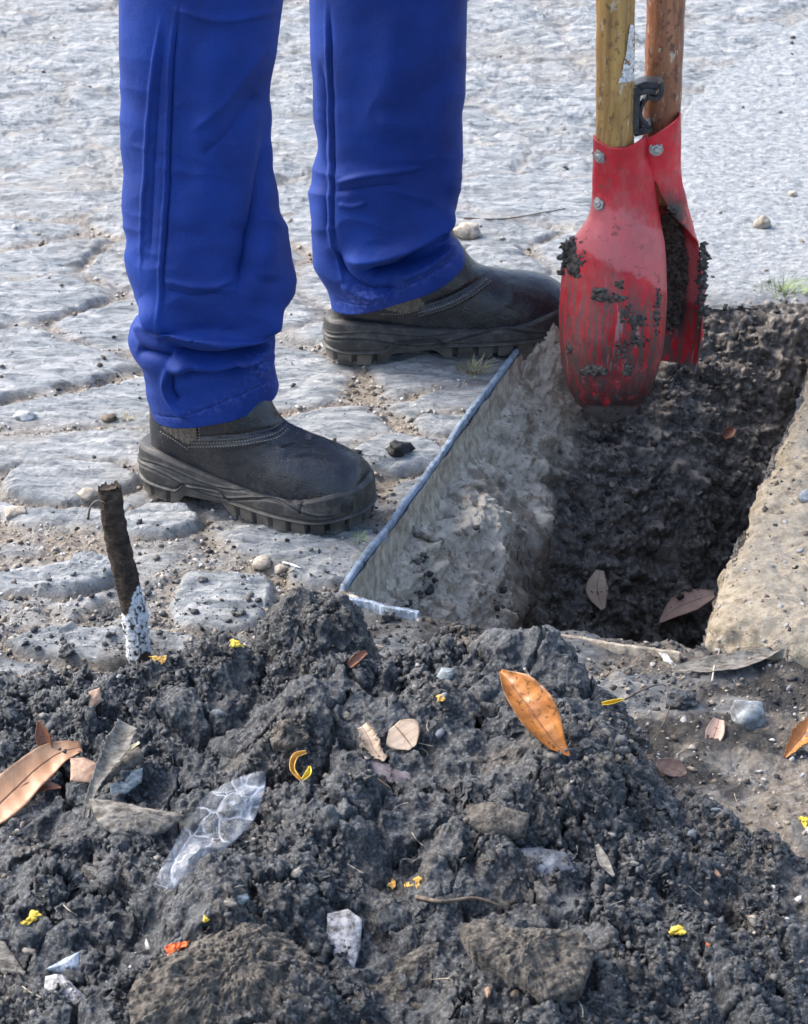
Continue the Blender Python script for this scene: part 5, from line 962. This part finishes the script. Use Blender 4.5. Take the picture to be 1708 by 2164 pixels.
rock(142, 1372, 38, 26, M['soil'], 'dark soil clod on the paving left of the upright stick', 'clod', 'soil_clod', 3, nz=.4); rock(514, 1292, 14, 14, M['soil'], 'round black crumb on the sand left of the soil lump', 'clod', 'soil_clod', 3)
rock(428, 1222, 22, 12, M['soil'], 'dark crumb on the sand right of the upright stick', 'clod', 'soil_clod', 3); rock(1245, 830 + 60, 1, 1, M['soil'], 'x', 'clod', 'soil_clod') if False else None
rock(820, 1300, 30, 30, M['soil'], 'dark clod stuck on the end rail of the steel frame', 'clod', 'soil_clod', 3, nz=.5)
rock(1702, 1045, 30, 30, M['greystone'], 'grey stone on top of the mortar kerb at the right edge', 'stone', 'small_stone', 2)
for k, (u, v, w_, h_, lb) in enumerate(((1470, 1385, 40, 26, 'clod on the near lip of the hole'), (1365, 1368, 40, 26, 'clod'), (1210, 1372, 30, 20, 'clod'))): pass
flake([(1392, 1378), (1410, 1382), (1425, 1402), (1440, 1412), (1425, 1408), (1405, 1398)], M['white'], 'white paint flake on the near lip of the hole', 'paint flake', 'paint_flake', .001, .6, jag=.8)
flake([(920, 1432), (935, 1410), (962, 1412), (955, 1432), (935, 1445)], M['slate'], 'small light blue chip left of the long orange leaf', 'stone chip', 'slate_chip', .003, .6, only=H)
flake([(240, 1618), (248, 1600), (262, 1602), (258, 1618)], M['white'], 'x', 'chip', 'chip') if False else None

# ================================================================== UPRIGHT STICK
y_ = hit(292, 1398)[0].y + 0.005; bot = PY(296, 1420, y_); top = PY(236, 1028, y_ + 0.02); n_s, n_r = 150, 40; V = []; wh = []
ax = (top - bot); Ls = ax.length; ax.normalize(); sx = Vector((1, 0, 0)) - ax * ax.x; sx.normalize(); sy = ax.cross(sx)
for i in range(n_s):
    t = i / (n_s - 1); p = bot + ax * Ls * t + sx * (0.0035 * math.sin(t * 5.5) ); 
    for k in range(n_r):
        a = 2 * math.pi * k / n_r; r0 = 0.0122 * (1.05 - 0.12 * t) * (1 + .12 * math.cos(2 * a)); r_ = r0 * (1 + 0.16 * float(fbm(np.array([math.cos(a) * 2 + 5]), np.array([math.sin(a) * 2]), np.array([t * 26]), o=4, s=44)[0]) + .05 * random.uniform(-1, 1))
        q = p + sx * (r_ * math.cos(a)) + sy * (r_ * math.sin(a)); 
        if i == n_s - 1: q = q + ax * random.uniform(-.004, .004)
        V.append(tuple(q)); wh.append(1.0 if .10 < t + .03 * math.sin(a * 2) < .42 + .06 * math.cos(a - .4) and float(fbm(np.array([math.cos(a) * 3]), np.array([math.sin(a) * 3]), np.array([t * 30]), o=3, s=46)[0]) > -.32 else 0.0)
mst = MT('bark_and_white_flakes', .85, .3); nn_ = mst.noise(75, 8, .75, mst.scaled((1, 1, 1.4))); cc = mst.ramp(nn_, [(.35, (.018, .013, .010)), (.6, (.075, .055, .042)), (.75, (.17, .13, .10))])
wm = mst.math('MULTIPLY', mst.attr('white'), mst.rng(mst.noise(130, 7, .75), .42, .47)); mst.col(mst.mix(wm, cc, (.78, .82, .84))); mst.bump(mst.noise(140, 8, .75), .005, 1.0)
stick = mk('stick', V, [tuple(f) for f in grid_faces(n_s, n_r, False, True)] + [tuple(range(n_r))[::-1], tuple((n_s - 1) * n_r + k for k in range(n_r))], mst.m, attrs={'white': wh}); tag(stick, 'mud caked stick with flaking white paint standing upright at the left of the heap', 'stick')
pts_ = [PY(u, v, y_ + .01) for u, v in curve_px([(222, 1062), (205, 1058), (192, 1070), (186, 1096)], 14)]; tube('rootlet', [tuple(p) for p in pts_], [.0012] * 13 + [.002], M['twig'], stick, 8)
pts_ = [PY(u, v, y_ + .005) for u, v in curve_px([(218, 1066), (221, 1090), (222, 1128)], 10)]; tube('rootlet', [tuple(p) for p in pts_], [.0003] * 10, M['twig'], stick, 6)

# ================================================================== GRASS TUFTS
def tuft(u, v, n, sp, ln, mat, label, rx=0.02):
    c, _, _ = hit(u, v, ALL); VV = []; FF = []
    for k in range(n):
        a = random.uniform(0, 6.28); r = random.random() * rx; bx, by = c.x + r * math.cos(a), c.y + r * .7 * math.sin(a); l = ln * random.uniform(.5, 1.1); la = a + random.uniform(-.6, .6); le = random.uniform(.3, sp); w0 = .0006 * random.uniform(.7, 1.5)
        z0 = c.z - .002; base = len(VV); side = Vector((-math.sin(la), math.cos(la), 0))
        for j in range(6):
            t = j / 5; p = Vector((bx + math.cos(la) * l * le * t ** 1.3, by + math.sin(la) * l * le * t ** 1.3, z0 + l * (t - .55 * le * t * t))); w_ = w0 * (1 - t) + .0001; VV += [tuple(p - side * w_), tuple(p + side * w_ + Vector((0, 0, .0003)))]
        FF += [(base + 2 * j, base + 2 * j + 1, base + 2 * j + 3, base + 2 * j + 2) for j in range(5)]
    o = mk('grass_tuft', VV, FF, mat); tag(o, label, 'grass tuft'); return o
tuft(1000, 785, 90, 1.3, .030, M['grass'], 'dry yellowish grass tuft under the sole of the far boot', .022)
tuft(755, 1138, 34, 1.2, .014, M['greengrass'], 'small green grass tuft in front of the toe of the near boot', .012)
tuft(1655, 615, 70, 1.3, .032, M['greengrass'], 'green grass tuft behind the hole at the right edge', .035)
tuft(262, 885, 26, 1.2, .012, M['grass'], 'sparse dry grass in the joint left of the near boot', .015)
print('done')
